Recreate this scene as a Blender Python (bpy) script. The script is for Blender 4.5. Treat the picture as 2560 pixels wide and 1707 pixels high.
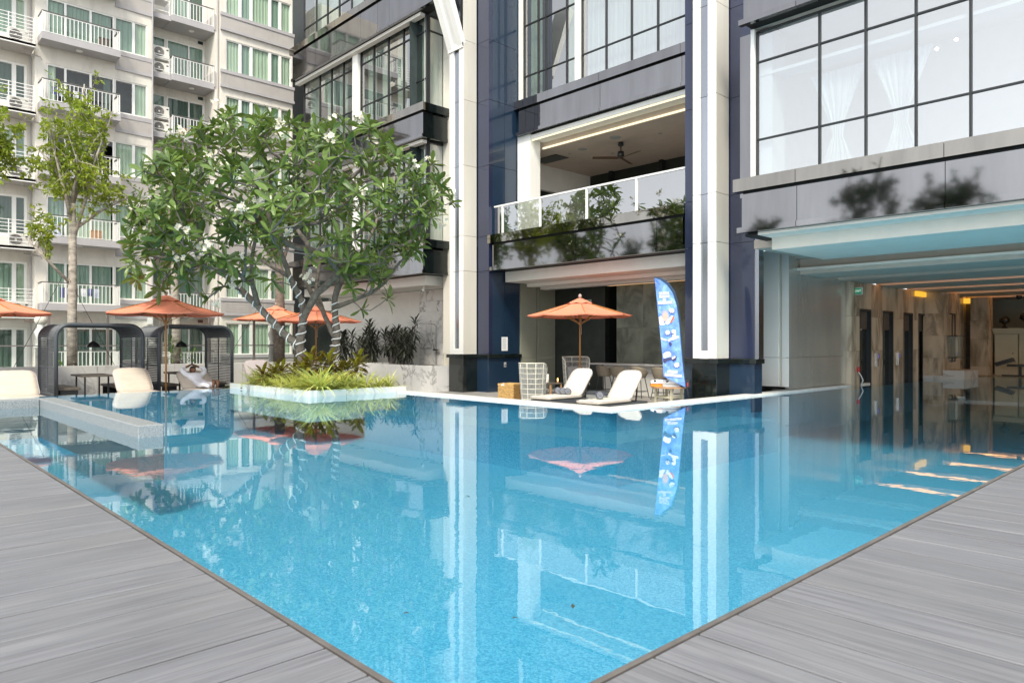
import bpy, math, random
from math import sin, cos, pi, radians as RAD, sqrt
from mathutils import Vector, Matrix
random.seed(7)
for o in list(bpy.data.objects): bpy.data.objects.remove(o)
SC = bpy.context.scene
COL = SC.collection
# ------------------------------------------------------------------ camera
CAMH = 1.28; YAW = RAD(46.5)
cd = bpy.data.cameras.new('camera'); cam = bpy.data.objects.new('camera', cd); COL.objects.link(cam)
cam.location = (0, 0, CAMH); cam.rotation_euler = (RAD(90), 0, YAW)
cd.sensor_width = 36.0; cd.lens = 1780 / 2560 * 36.0; cd.shift_y = 0.0018
cd.clip_start = 0.05; cd.clip_end = 2000
cd.dof.use_dof = True; cd.dof.focus_distance = 18.0; cd.dof.aperture_fstop = 4.0
SC.camera = cam
# ------------------------------------------------------------------ sky, sun, exposure
SUN_EL, SUN_AZ = 50.0, 140.0      # azimuth: degrees clockwise from +Y, the side the light comes from
W = bpy.data.worlds.new('World'); SC.world = W; W.use_nodes = True
nt = W.node_tree; nt.nodes.clear()
sky = nt.nodes.new('ShaderNodeTexSky'); sky.sky_type = 'NISHITA'; sky.sun_disc = False
sky.sun_elevation = RAD(SUN_EL); sky.sun_rotation = RAD(SUN_AZ)
sky.air_density = 1.0; sky.dust_density = 1.5; sky.ozone_density = 1.0
bg = nt.nodes.new('ShaderNodeBackground'); bg.inputs[1].default_value = 0.15
wo = nt.nodes.new('ShaderNodeOutputWorld')
hs = nt.nodes.new('ShaderNodeHueSaturation'); hs.inputs['Saturation'].default_value = 0.18     # thin bright overcast
nt.links.new(sky.outputs[0], hs.inputs['Color']); nt.links.new(hs.outputs[0], bg.inputs[0]); nt.links.new(bg.outputs[0], wo.inputs[0])
sd = bpy.data.lights.new('sun', 'SUN'); sd.energy = 1.8; sd.angle = RAD(10); sd.color = (1.0, 0.91, 0.75)
sun = bpy.data.objects.new('sun', sd); COL.objects.link(sun)
_az = RAD(SUN_AZ); _el = RAD(SUN_EL)
_dir = Vector((sin(_az) * cos(_el), cos(_az) * cos(_el), sin(_el)))     # towards the sun
sun.rotation_euler = (-_dir).to_track_quat('-Z', 'Y').to_euler(); sun.location = (10, -10, 40)
SC.view_settings.view_transform = 'Standard'; SC.view_settings.look = 'None'
SC.view_settings.exposure = 1.05; SC.view_settings.gamma = 1.0; SC.view_settings.use_curve_mapping = False
SC.render.engine = 'CYCLES'
SC.cycles.max_bounces = 8; SC.cycles.transparent_max_bounces = 14; SC.cycles.glossy_bounces = 5
SC.cycles.caustics_reflective = True; SC.cycles.caustics_refractive = False
SC.cycles.sample_clamp_indirect = 6.0

FWD = Vector((-sin(YAW), cos(YAW), 0)); RGT = Vector((cos(YAW), sin(YAW), 0))
def at(px, py, d):
    """world point seen at photo pixel (2560 wide) at depth d"""
    return Vector((0, 0, CAMH)) + d * (FWD + RGT * ((px - 1280) / 1780) + Vector((0, 0, -(py - 858) / 1780)))

# ------------------------------------------------------------------ materials
MATS = {}
def nodes_of(name):
    m = bpy.data.materials.new(name); m.use_nodes = True
    t = m.node_tree; t.nodes.clear()
    out = t.nodes.new('ShaderNodeOutputMaterial')
    MATS[name] = m
    return m, t, out
def mapping(t, scale=(1, 1, 1), coord='Object'):
    tc = t.nodes.new('ShaderNodeTexCoord'); mp = t.nodes.new('ShaderNodeMapping')
    mp.inputs['Scale'].default_value = scale
    if coord == 'World':
        g = t.nodes.new('ShaderNodeNewGeometry'); t.links.new(g.outputs['Position'], mp.inputs[0])
    else:
        t.links.new(tc.outputs[coord], mp.inputs[0])
    return mp.outputs[0]
def noise(t, vec, scale, detail=4, rough=0.55, dist=0.0):
    n = t.nodes.new('ShaderNodeTexNoise'); n.inputs['Scale'].default_value = scale
    n.inputs['Detail'].default_value = detail; n.inputs['Roughness'].default_value = rough
    n.inputs['Distortion'].default_value = dist
    t.links.new(vec, n.inputs['Vector']); return n.outputs['Fac']
def ramp(t, fac, stops):
    r = t.nodes.new('ShaderNodeValToRGB'); t.links.new(fac, r.inputs[0])
    e = r.color_ramp.elements
    while len(e) < len(stops): e.new(0.5)
    for i, (p, c) in enumerate(stops):
        e[i].position = p; e[i].color = (*c, 1) if len(c) == 3 else c
    return r.outputs[0]
def mixc(t, fac, a, b, mode='MIX'):
    m = t.nodes.new('ShaderNodeMix'); m.data_type = 'RGBA'; m.blend_type = mode
    for sock, v in ((m.inputs['Factor'], fac), (m.inputs['A'], a), (m.inputs['B'], b)):
        if hasattr(v, 'is_linked') or hasattr(v, 'links'): t.links.new(v, sock)
        else: sock.default_value = v if isinstance(v, (int, float)) else (*v, 1)
    # colour sockets are the RGBA ones
    return m.outputs['Result']
def mixcol(t, fac, a, b, mode='MIX'):
    m = t.nodes.new('ShaderNodeMix'); m.data_type = 'RGBA'; m.blend_type = mode
    ins = [s for s in m.inputs if s.type == 'RGBA']
    for sock, v in ((m.inputs[0], fac), (ins[0], a), (ins[1], b)):
        if isinstance(v, bpy.types.NodeSocket): t.links.new(v, sock)
        elif isinstance(v, (int, float)): sock.default_value = v
        else: sock.default_value = (*v, 1)
    return [s for s in m.outputs if s.type == 'RGBA'][0]
def math_(t, op, a, b=None, clamp=False):
    m = t.nodes.new('ShaderNodeMath'); m.operation = op; m.use_clamp = clamp
    for i, v in enumerate((a, b)):
        if v is None: continue
        if isinstance(v, bpy.types.NodeSocket): t.links.new(v, m.inputs[i])
        else: m.inputs[i].default_value = v
    return m.outputs[0]
def bump(t, h, strength=0.3, dist=0.02, normal=None):
    b = t.nodes.new('ShaderNodeBump'); b.inputs['Strength'].default_value = strength
    b.inputs['Distance'].default_value = dist; t.links.new(h, b.inputs['Height'])
    if normal is not None: t.links.new(normal, b.inputs['Normal'])
    return b.outputs[0]
def schlick(t, r0, normal=None, boost=1.0, ex=5.0):
    g = t.nodes.new('ShaderNodeNewGeometry')
    dp = t.nodes.new('ShaderNodeVectorMath'); dp.operation = 'DOT_PRODUCT'
    t.links.new(g.outputs['Incoming'], dp.inputs[0]); t.links.new(normal or g.outputs['Normal'], dp.inputs[1])
    c = math_(t, 'ABSOLUTE', dp.outputs['Value'])
    k = math_(t, 'POWER', math_(t, 'SUBTRACT', 1.0, c, True), ex)
    return math_(t, 'ADD', math_(t, 'MULTIPLY', k, (1 - r0) * boost), r0, True)
def mat(name, col, rough=0.6, metal=0.0, spec=0.5, var=0.12, vscale=3.0, bumps=0.0, bscale=60.0, coat=0.0, coatr=0.05,
        stretch=(1, 1, 1), rand=0.0, dirt=None, emis=None, estr=0.0, rvar=0.0):
    m, t, out = nodes_of(name)
    p = t.nodes.new('ShaderNodeBsdfPrincipled')
    v = mapping(t, stretch)
    n = noise(t, v, vscale)
    lo = tuple(c * (1 - var) for c in col); hi = tuple(min(1, c * (1 + var)) for c in col)
    c = ramp(t, n, [(0.3, lo), (0.7, hi)])
    if rand:
        oi = t.nodes.new('ShaderNodeObjectInfo')
        f = math_(t, 'ADD', math_(t, 'MULTIPLY', oi.outputs['Random'], 2 * rand), 1 - rand)
        cc = t.nodes.new('ShaderNodeCombineColor')
        for i in range(3): t.links.new(f, cc.inputs[i])
        c = mixcol(t, 1.0, c, cc.outputs[0], 'MULTIPLY')
    if dirt:
        n2 = noise(t, mapping(t, (1.5, 1.5, 0.35)), 2.2, 6, 0.65)
        k = ramp(t, n2, [(0.50, (0, 0, 0)), (0.78, (1, 1, 1))])
        c = mixcol(t, math_(t, 'MULTIPLY', k, dirt[0]), c, dirt[1])
    t.links.new(c, p.inputs['Base Color'])
    p.inputs['Roughness'].default_value = rough; p.inputs['Metallic'].default_value = metal
    if rvar:
        rr = math_(t, 'ADD', math_(t, 'MULTIPLY', noise(t, v, vscale * 2.3, 5), rvar), rough - rvar / 2, True)
        t.links.new(rr, p.inputs['Roughness'])
    p.inputs['Specular IOR Level'].default_value = spec
    p.inputs['Coat Weight'].default_value = coat; p.inputs['Coat Roughness'].default_value = coatr
    if bumps: t.links.new(bump(t, noise(t, v, bscale, 3), bumps, 0.01), p.inputs['Normal'])
    if emis: p.inputs['Emission Color'].default_value = (*emis, 1); p.inputs['Emission Strength'].default_value = estr
    t.links.new(p.outputs[0], out.inputs[0])
    return m
def glass(name, r0, tint, rough=0.0, wob=0.0):
    m, t, out = nodes_of(name)
    tr = t.nodes.new('ShaderNodeBsdfTransparent'); tr.inputs[0].default_value = (*tint, 1)
    gl = t.nodes.new('ShaderNodeBsdfGlossy'); gl.inputs['Roughness'].default_value = rough
    nrm = None
    if wob:
        nrm = bump(t, noise(t, mapping(t, coord='World'), 0.9, 1), wob, 0.05); t.links.new(nrm, gl.inputs['Normal'])
    mx = t.nodes.new('ShaderNodeMixShader')
    t.links.new(schlick(t, r0, nrm), mx.inputs[0]); t.links.new(tr.outputs[0], mx.inputs[1]); t.links.new(gl.outputs[0], mx.inputs[2])
    t.links.new(mx.outputs[0], out.inputs[0]); return m
def leafmat(name, c1, c2, rough=0.35, transl=0.35, tcol=None, scale=5.0):
    m, t, out = nodes_of(name)
    p = t.nodes.new('ShaderNodeBsdfPrincipled')
    n = noise(t, mapping(t, coord='World'), scale, 2)
    at_ = t.nodes.new('ShaderNodeAttribute'); at_.attribute_name = 'tone'
    f = math_(t, 'ADD', math_(t, 'MULTIPLY', n, 0.6), math_(t, 'MULTIPLY', at_.outputs['Fac'], 0.6), True)
    c = ramp(t, f, [(0.2, c1), (0.85, c2)])
    t.links.new(c, p.inputs['Base Color']); p.inputs['Roughness'].default_value = rough
    tl = t.nodes.new('ShaderNodeBsdfTranslucent')
    t.links.new(mixcol(t, 0.5, c, tcol or c2), tl.inputs[0])
    mx = t.nodes.new('ShaderNodeMixShader'); mx.inputs[0].default_value = transl
    t.links.new(p.outputs[0], mx.inputs[1]); t.links.new(tl.outputs[0], mx.inputs[2])
    t.links.new(mx.outputs[0], out.inputs[0]); return m
def emit(name, col, s):
    m, t, out = nodes_of(name); e = t.nodes.new('ShaderNodeEmission')
    e.inputs[0].default_value = (*col, 1); e.inputs[1].default_value = s
    t.links.new(e.outputs[0], out.inputs[0]); return m
def marble(name, base, vein, scale=1.2, rough=0.2, amount=1.0, stretch=(1, 1, 1), rot=0.6, rand=0.0, thin=0.06):
    m, t, out = nodes_of(name)
    p = t.nodes.new('ShaderNodeBsdfPrincipled')
    tc = t.nodes.new('ShaderNodeTexCoord'); mp = t.nodes.new('ShaderNodeMapping')
    g = t.nodes.new('ShaderNodeNewGeometry')
    oi = t.nodes.new('ShaderNodeObjectInfo')
    va = t.nodes.new('ShaderNodeVectorMath'); va.operation = 'ADD'
    t.links.new(g.outputs['Position'], va.inputs[0])
    cb = t.nodes.new('ShaderNodeCombineXYZ')
    for i in range(3): t.links.new(math_(t, 'MULTIPLY', oi.outputs['Random'], 40.0 * rand * (i + 1)), cb.inputs[i])
    t.links.new(cb.outputs[0], va.inputs[1])
    t.links.new(va.outputs[0], mp.inputs[0])
    mp.inputs['Scale'].default_value = stretch; mp.inputs['Rotation'].default_value = (rot, rot, rot * 0.7)
    n1 = noise(t, mp.outputs[0], scale, 7, 0.6, 0.8)
    v = math_(t, 'ABSOLUTE', math_(t, 'SUBTRACT', n1, 0.5))
    k = ramp(t, v, [(0.0, (1, 1, 1)), (thin, (0, 0, 0))])
    n2 = noise(t, mp.outputs[0], scale * 0.7, 2)
    k2 = math_(t, 'MULTIPLY', k, ramp(t, n2, [(0.42, (0, 0, 0)), (0.6, (1, 1, 1))]))
    cl = ramp(t, noise(t, mp.outputs[0], scale * 2.5, 5), [(0.3, tuple(c * 0.9 for c in base)), (0.7, base)])
    c = mixcol(t, math_(t, 'MULTIPLY', k2, amount), cl, vein)
    t.links.new(c, p.inputs['Base Color']); p.inputs['Roughness'].default_value = rough
    t.links.new(p.outputs[0], out.inputs[0]); return m

mat('apt_wall', (0.72, 0.69, 0.62), 0.85, var=0.05, vscale=1.5, bumps=0.1, bscale=40, dirt=(0.34, (0.36, 0.34, 0.31)))
mat('apt_grey', (0.43, 0.41, 0.39), 0.8, var=0.06, vscale=1.2, bumps=0.1, bscale=40, dirt=(0.3, (0.22, 0.22, 0.22)))
mat('apt_ledge', (0.42, 0.41, 0.42), 0.8, var=0.06, vscale=1.4, dirt=(0.2, (0.28, 0.28, 0.28)))
mat('white_paint', (0.82, 0.82, 0.80), 0.35, var=0.03, vscale=2)
mat('white_frame', (0.85, 0.85, 0.82), 0.3, var=0.02, vscale=2)
mat('handrail', (0.13, 0.125, 0.12), 0.45)
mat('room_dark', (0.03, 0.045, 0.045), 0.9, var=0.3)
def curtain_mat(name, c):
    m, t, out = nodes_of(name)
    p = t.nodes.new('ShaderNodeBsdfPrincipled'); p.inputs['Roughness'].default_value = 0.9
    n = noise(t, mapping(t, (9, 9, 0.15)), 3.0, 3)
    t.links.new(ramp(t, n, [(0.3, tuple(x * 0.8 for x in c)), (0.7, c)]), p.inputs['Base Color'])
    t.links.new(p.outputs[0], out.inputs[0])
curtain_mat('curtain_green', (0.47, 0.57, 0.46)); curtain_mat('curtain_teal', (0.26, 0.36, 0.31))
curtain_mat('curtain_dark', (0.09, 0.14, 0.12)); curtain_mat('curtain_white', (0.80, 0.82, 0.76))
glass('glass_clear', 0.07, (0.90, 0.95, 0.91)); glass('glass_hotel', 0.48, (0.68, 0.80, 0.75), 0.0, 0.01)
glass('glass_bay', 0.56, (0.80, 0.91, 0.96), 0.0, 0.01); glass('glass_rail', 0.5, (0.75, 0.80, 0.76), 0.0, 0.02)
glass('glass_fence', 0.05, (0.92, 0.96, 0.94)); glass('lamp_glass', 0.06, (0.8, 0.85, 0.85))
def metalpanel(name, col, rough, cloud=0.1, wob=0.05, rand=0.06, metal=1.0):
    m, t, out = nodes_of(name)
    p = t.nodes.new('ShaderNodeBsdfPrincipled'); p.inputs['Metallic'].default_value = metal
    v = mapping(t, coord='World')
    n = noise(t, mapping(t, (1.6, 1.6, 0.3), 'World'), 1.5, 5)
    oi = t.nodes.new('ShaderNodeObjectInfo')
    f = math_(t, 'ADD', math_(t, 'MULTIPLY', oi.outputs['Random'], 2 * rand), 1 - rand)
    cc = t.nodes.new('ShaderNodeCombineColor')
    for i in range(3): t.links.new(f, cc.inputs[i])
    c = ramp(t, n, [(0.3, tuple(x * (1 - cloud) for x in col)), (0.7, col)])
    t.links.new(mixcol(t, 1.0, c, cc.outputs[0], 'MULTIPLY'), p.inputs['Base Color'])
    p.inputs['Roughness'].default_value = rough
    if wob: t.links.new(bump(t, noise(t, v, 1.1, 1), wob, 0.05), p.inputs['Normal'])
    t.links.new(p.outputs[0], out.inputs[0]); return m
metalpanel('panel_grey', (0.265, 0.262, 0.268), 0.05, 0.18, 0.012)
metalpanel('panel_stone', (0.32, 0.30, 0.27), 0.035, 0.25, 0.012)
metalpanel('panel_silver', (0.78, 0.75, 0.66), 0.36, 0.10, 0.0, 0.04, 0.2)
metalpanel('panel_slot', (0.36, 0.38, 0.42), 0.2, 0.08, 0.03)
metalpanel('panel_steel', (0.70, 0.69, 0.65), 0.24, 0.15, 0.02, 0.05, 0.7)
def bluepanel(name, col, metal):
    mat(name, col, 0.22, metal, var=0.1, vscale=1.0, coat=0.6, coatr=0.04, rand=0.06)
bluepanel('panel_blue', (0.018, 0.026, 0.066), 0.2); bluepanel('panel_navy', (0.012, 0.03, 0.06), 0.0)
mat('black_stone', (0.006, 0.010, 0.010), 0.12, var=0.4, vscale=4, coat=0.6)
mat('black_gap', (0.01, 0.012, 0.012), 0.6)
mat('white_strip', (0.86, 0.86, 0.82), 0.3, 0.0, var=0.03, vscale=1.0, coat=0.4, coatr=0.15)
mat('soffit_white', (0.80, 0.79, 0.74), 0.7, var=0.03)
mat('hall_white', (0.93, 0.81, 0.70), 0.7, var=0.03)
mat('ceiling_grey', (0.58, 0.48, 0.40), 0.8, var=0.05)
mat('olive_panel', (0.24, 0.25, 0.20), 0.5, var=0.06, vscale=1.5)
mat('dark_wall', (0.02, 0.026, 0.022), 0.45, var=0.25)
marble('marble_white', (0.80, 0.79, 0.76), (0.22, 0.21, 0.2), 0.8, 0.25, 0.85, rand=1.0, thin=0.035)
marble('marble_dim', (0.60, 0.60, 0.58), (0.28, 0.27, 0.27), 0.7, 0.4, 0.75, rand=1.0, thin=0.03)
marble('marble_grey', (0.60, 0.50, 0.37), (0.20, 0.16, 0.11), 1.0, 0.2, 0.9, (2.2, 2.2, 0.7), 0.7, rand=0.4, thin=0.16)
marble("marble_chevA", (0.21, 0.23, 0.18), (0.07, 0.08, 0.06), 1.3, 0.3, 0.9, (1, 3.2, 0.8), 0.6, thin=0.2, rand=0.2)
marble("marble_chevB", (0.21, 0.23, 0.18), (0.07, 0.08, 0.06), 1.3, 0.3, 0.9, (1, 3.2, 0.8), -0.6, thin=0.2, rand=0.2)
mat('cream_cabinet', (0.50, 0.47, 0.34), 0.45, var=0.04)
emit('led_warm', (1.0, 0.46, 0.15), 1.3); emit('led_gold', (1.0, 0.50, 0.05), 0.55); emit('led_pale', (1.0, 0.86, 0.55), 0.8)
emit('led_dim', (1.0, 0.62, 0.32), 0.3); emit('led_blue', (0.12, 0.08, 1.0), 2.0); emit('candle', (1.0, 0.45, 0.1), 6.0); emit('lamp_warm', (1.0, 0.75, 0.5), 8.0)
emit('exit_green', (0.02, 0.16, 0.08), 0.5); emit('exit_white', (0.8, 1.0, 0.9), 0.5)
# deck planks
def deckmat(name, along):
    m, t, out = nodes_of(name)
    p = t.nodes.new('ShaderNodeBsdfPrincipled')
    sc = (0.55, 14, 14) if along == 'x' else (14, 0.55, 14)
    sc2 = (1.6, 60, 60) if along == 'x' else (60, 1.6, 60)
    oi = t.nodes.new('ShaderNodeObjectInfo')
    g = t.nodes.new('ShaderNodeNewGeometry')
    va = t.nodes.new('ShaderNodeVectorMath'); va.operation = 'ADD'
    cb = t.nodes.new('ShaderNodeCombineXYZ')
    for i in range(2): t.links.new(math_(t, 'MULTIPLY', oi.outputs['Random'], 31.0 * (i + 1)), cb.inputs[i])
    t.links.new(g.outputs['Position'], va.inputs[0]); t.links.new(cb.outputs[0], va.inputs[1])
    def mp(s):
        q = t.nodes.new('ShaderNodeMapping'); q.inputs['Scale'].default_value = s
        t.links.new(va.outputs[0], q.inputs[0]); return q.outputs[0]
    n1 = noise(t, mp(sc), 1.0, 6, 0.6, 0.3); n2 = noise(t, mp(sc2), 1.0, 5, 0.6)
    n3 = noise(t, mp((0.7, 0.7, 0.7)), 1.0, 3)
    c = ramp(t, n1, [(0.25, (0.152, 0.159, 0.178)), (0.5, (0.20, 0.208, 0.228)), (0.8, (0.252, 0.259, 0.275))])
    c = mixcol(t, math_(t, 'MULTIPLY', ramp(t, n2, [(0.35, (1, 1, 1)), (0.6, (0, 0, 0))]), 0.7), c, (0.105, 0.108, 0.12))
    c = mixcol(t, math_(t, 'MULTIPLY', ramp(t, n3, [(0.45, (0, 0, 0)), (0.75, (1, 1, 1))]), 0.3), c, (0.25, 0.248, 0.245))
    f = math_(t, 'ADD', math_(t, 'MULTIPLY', oi.outputs['Random'], 0.14), 0.93)
    cc = t.nodes.new('ShaderNodeCombineColor')
    for i in range(3): t.links.new(f, cc.inputs[i])
    c = mixcol(t, 1.0, c, cc.outputs[0], 'MULTIPLY')
    t.links.new(c, p.inputs['Base Color'])
    t.links.new(math_(t, 'ADD', math_(t, 'MULTIPLY', n2, 0.3), 0.45, True), p.inputs['Roughness'])
    t.links.new(bump(t, n2, 0.25, 0.006), p.inputs['Normal'])
    t.links.new(p.outputs[0], out.inputs[0])
deckmat('plank_x', 'x'); deckmat('plank_y', 'y')
mat('deck_gap', (0.02, 0.02, 0.02), 0.9)
mat('edge_trim', (0.13, 0.12, 0.112), 0.6, var=0.2, vscale=6)
mat('deck_low', (0.30, 0.29, 0.27), 0.7, var=0.12, vscale=2)
mat('ground_paving', (0.22, 0.22, 0.21), 0.9, var=0.15, vscale=0.6)
marble('coping', (0.80, 0.79, 0.75), (0.5, 0.48, 0.45), 1.5, 0.3, 0.4, rand=1.0)
def poolmat(name, c1, c2, c3):
    m, t, out = nodes_of(name)
    p = t.nodes.new('ShaderNodeBsdfPrincipled'); p.inputs['Roughness'].default_value = 0.5
    v = mapping(t, coord='World')
    vo = t.nodes.new('ShaderNodeTexVoronoi'); vo.inputs['Scale'].default_value = 64.0; t.links.new(v, vo.inputs['Vector'])
    sp = t.nodes.new('ShaderNodeSeparateColor'); t.links.new(vo.outputs['Color'], sp.inputs[0])
    n = noise(t, v, 20, 5, 0.7)
    f = math_(t, 'ADD', math_(t, 'MULTIPLY', sp.outputs[0], 0.62), math_(t, 'MULTIPLY', n, 0.45), True)
    t.links.new(ramp(t, f, [(0.1, c1), (0.5, c2), (0.92, c3)]), p.inputs['Base Color'])
    t.links.new(p.outputs[0], out.inputs[0])
poolmat('pool_tile', (0.04, 0.28, 0.44), (0.10, 0.405, 0.57), (0.21, 0.54, 0.68))
def granite(name):
    m, t, out = nodes_of(name)
    p = t.nodes.new('ShaderNodeBsdfPrincipled'); p.inputs['Roughness'].default_value = 0.5
    v = mapping(t, coord='World')
    n = noise(t, v, 130, 2, 0.6); n2 = noise(t, v, 3, 4)
    c = ramp(t, n, [(0.38, (0.07, 0.08, 0.09)), (0.48, (0.25, 0.28, 0.295)), (0.64, (0.40, 0.42, 0.42))])
    c = mixcol(t, math_(t, 'MULTIPLY', ramp(t, n2, [(0.5, (0, 0, 0)), (0.8, (1, 1, 1))]), 0.3), c, (0.30, 0.32, 0.33))
    t.links.new(c, p.inputs['Base Color']); t.links.new(p.outputs[0], out.inputs[0])
granite('granite')
def watermat():
    m, t, out = nodes_of('water')
    v = mapping(t, (1, 1, 1), 'World')
    a = noise(t, v, 2.2, 3, 0.5, 0.3)
    g = t.nodes.new('ShaderNodeNewGeometry')
    patch = ramp(t, noise(t, v, 0.22, 2), [(0.46, (0.12, 0.12, 0.12)), (0.62, (1, 1, 1))])
    b = math_(t, 'MULTIPLY', noise(t, v, 8.0, 2), patch)
    h = math_(t, 'ADD', math_(t, 'MULTIPLY', a, 0.55), math_(t, 'MULTIPLY', b, 0.35))
    nrm = bump(t, h, 0.10, 0.012)
    tr = t.nodes.new('ShaderNodeBsdfTransparent'); tr.inputs[0].default_value = (0.72, 0.91, 0.97, 1)
    gl = t.nodes.new('ShaderNodeBsdfGlossy'); gl.inputs['Roughness'].default_value = 0.0
    gl.inputs['Color'].default_value = (0.92, 0.97, 1.0, 1)
    t.links.new(nrm, gl.inputs['Normal'])
    mx = t.nodes.new('ShaderNodeMixShader')
    t.links.new(schlick(t, 0.03, nrm, 1.0, 4.2), mx.inputs[0]); t.links.new(tr.outputs[0], mx.inputs[1]); t.links.new(gl.outputs[0], mx.inputs[2])
    t.links.new(mx.outputs[0], out.inputs[0])
watermat()
# furniture
mat('canvas_orange', (0.84, 0.275, 0.165), 0.85, var=0.08, vscale=2.5, bumps=0.1, bscale=120)
mat('wood_pole', (0.36, 0.17, 0.045), 0.45, var=0.25, vscale=3, stretch=(6, 6, 0.6))
mat('finial_grey', (0.42, 0.36, 0.33), 0.6); mat('black_metal', (0.02, 0.022, 0.024), 0.45)
mat('rattan_dark', (0.085, 0.094, 0.105), 0.5, var=0.25, vscale=20); mat('rattan_tube', (0.065, 0.074, 0.085), 0.42, var=0.15)
mat('cushion', (0.61, 0.57, 0.49), 0.9, var=0.05, vscale=3, bumps=0.5, bscale=7); mat('cushion_warm', (0.55, 0.49, 0.41), 0.9, var=0.06, bumps=0.8, bscale=5, stretch=(3, 0.8, 3))
mat('cushion_pink', (0.50, 0.45, 0.46), 0.9, var=0.05, bumps=0.12, bscale=7)
mat('wood_dark', (0.10, 0.085, 0.07), 0.55, var=0.3, vscale=4, stretch=(1, 8, 1)); mat('wood_warm', (0.42, 0.24, 0.12), 0.5, var=0.2, vscale=4, stretch=(1, 8, 1))
mat('towel', (0.105, 0.115, 0.16), 1.0, var=0.25, vscale=60, bumps=0.3, bscale=150); mat('wire_white', (0.74, 0.72, 0.60), 0.5)
mat('basket', (0.52, 0.33, 0.12), 0.75, var=0.3, vscale=18); mat('basket_shaded', (0.36, 0.21, 0.07), 0.75, var=0.3, vscale=18)  # second tone is the same weave darkened, shade painted onto one side
mat('fabric_grey', (0.33, 0.34, 0.33), 0.95, var=0.1, vscale=30); mat('stool_shell', (0.22, 0.19, 0.14), 0.75, var=0.12)
mat('paper', (0.78, 0.80, 0.82), 0.8, var=0.02); mat('ink', (0.15, 0.16, 0.19), 0.8)
mat('rope_white', (0.88, 0.90, 0.90), 0.4, var=0.02); mat('bark', (0.17, 0.145, 0.12), 0.9, var=0.4, vscale=9, bumps=0.9, bscale=22)
mat('bark_pale', (0.36, 0.33, 0.28), 0.9, var=0.45, vscale=5, bumps=0.6, bscale=16, stretch=(1, 1, 2.2)); mat('bark_twig', (0.21, 0.19, 0.18), 0.85, var=0.25, vscale=8)
leafmat('leaf_frangi', (0.022, 0.070, 0.018), (0.17, 0.26, 0.065), 0.25, 0.26, (0.28, 0.40, 0.05), 1.3)
leafmat('leaf_light', (0.08, 0.17, 0.02), (0.42, 0.50, 0.06), 0.4, 0.42, (0.42, 0.52, 0.04), 2.0)
leafmat('leaf_mid', (0.025, 0.085, 0.018), (0.15, 0.27, 0.04), 0.4, 0.32, (0.25, 0.38, 0.04), 2.0)
leafmat('leaf_spider', (0.24, 0.36, 0.04), (0.88, 0.86, 0.30), 0.4, 0.30, (0.6, 0.6, 0.12), 3.0)
leafmat('leaf_cordy', (0.008, 0.014, 0.010), (0.055, 0.065, 0.045), 0.3, 0.12, (0.08, 0.07, 0.05))
leafmat('leaf_croton', (0.08, 0.015, 0.014), (0.32, 0.34, 0.03), 0.3, 0.2, (0.35, 0.25, 0.04))
leafmat('leaf_back', (0.010, 0.030, 0.010), (0.06, 0.12, 0.025), 0.5, 0.2, None, 1.0)
leafmat('petal', (0.80, 0.79, 0.70), (0.88, 0.88, 0.84), 0.5, 0.25, (0.9, 0.88, 0.7)); mat('petal_heart', (0.80, 0.58, 0.06), 0.6)
mat('soil', (0.07, 0.045, 0.03), 1.0, var=0.4, vscale=20, bumps=0.5); mat('skin', (0.19, 0.085, 0.045), 0.55, var=0.1, vscale=20)
mat('hair', (0.012, 0.010, 0.010), 0.6); mat('shirt', (0.80, 0.82, 0.88), 0.85, var=0.04, vscale=6, bumps=0.5, bscale=9); mat('sunglass', (0.006, 0.006, 0.008), 0.12)
mat('ac_body', (0.70, 0.69, 0.63), 0.5, var=0.05); mat('ac_fan', (0.09, 0.085, 0.085), 0.6); mat('cloth_blue', (0.10, 0.13, 0.30), 0.9); mat('cloth_pale', (0.5, 0.55, 0.7), 0.9)
mat('chrome', (0.55, 0.55, 0.55), 0.15, 1.0); mat('steel_post', (0.30, 0.27, 0.25), 0.35, 0.7); mat('red_plastic', (0.55, 0.02, 0.02), 0.4); mat('orange_plastic', (0.85, 0.25, 0.02), 0.35)
mat('white_plastic', (0.82, 0.82, 0.80), 0.3, var=0.02); mat('fan_wood', (0.10, 0.055, 0.03), 0.5); mat('cctv_black', (0.015, 0.015, 0.016), 0.3)
mat('globe', (0.72, 0.70, 0.64), 0.5, var=0.08, vscale=5)
def flagmat():
    m, t, out = nodes_of('flag_fabric')
    p = t.nodes.new('ShaderNodeBsdfPrincipled'); p.inputs['Roughness'].default_value = 0.7
    n = noise(t, mapping(t), 4.0, 5, 0.6, 0.8)
    t.links.new(ramp(t, n, [(0.3, (0.07, 0.14, 0.52)), (0.55, (0.16, 0.33, 0.80)), (0.75, (0.42, 0.63, 0.92))]), p.inputs['Base Color'])
    t.links.new(p.outputs[0], out.inputs[0])
flagmat(); mat('flag_navy', (0.015, 0.06, 0.14), 0.6); mat('flag_print_skin', (0.72, 0.42, 0.36), 0.8); mat('flag_print_white', (0.82, 0.82, 0.88), 0.8)
mat('flag_print_orange', (0.75, 0.15, 0.05), 0.8); mat('flag_print_dark', (0.05, 0.05, 0.14), 0.8); mat('flag_print_grey', (0.35, 0.36, 0.48), 0.8)

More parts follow.
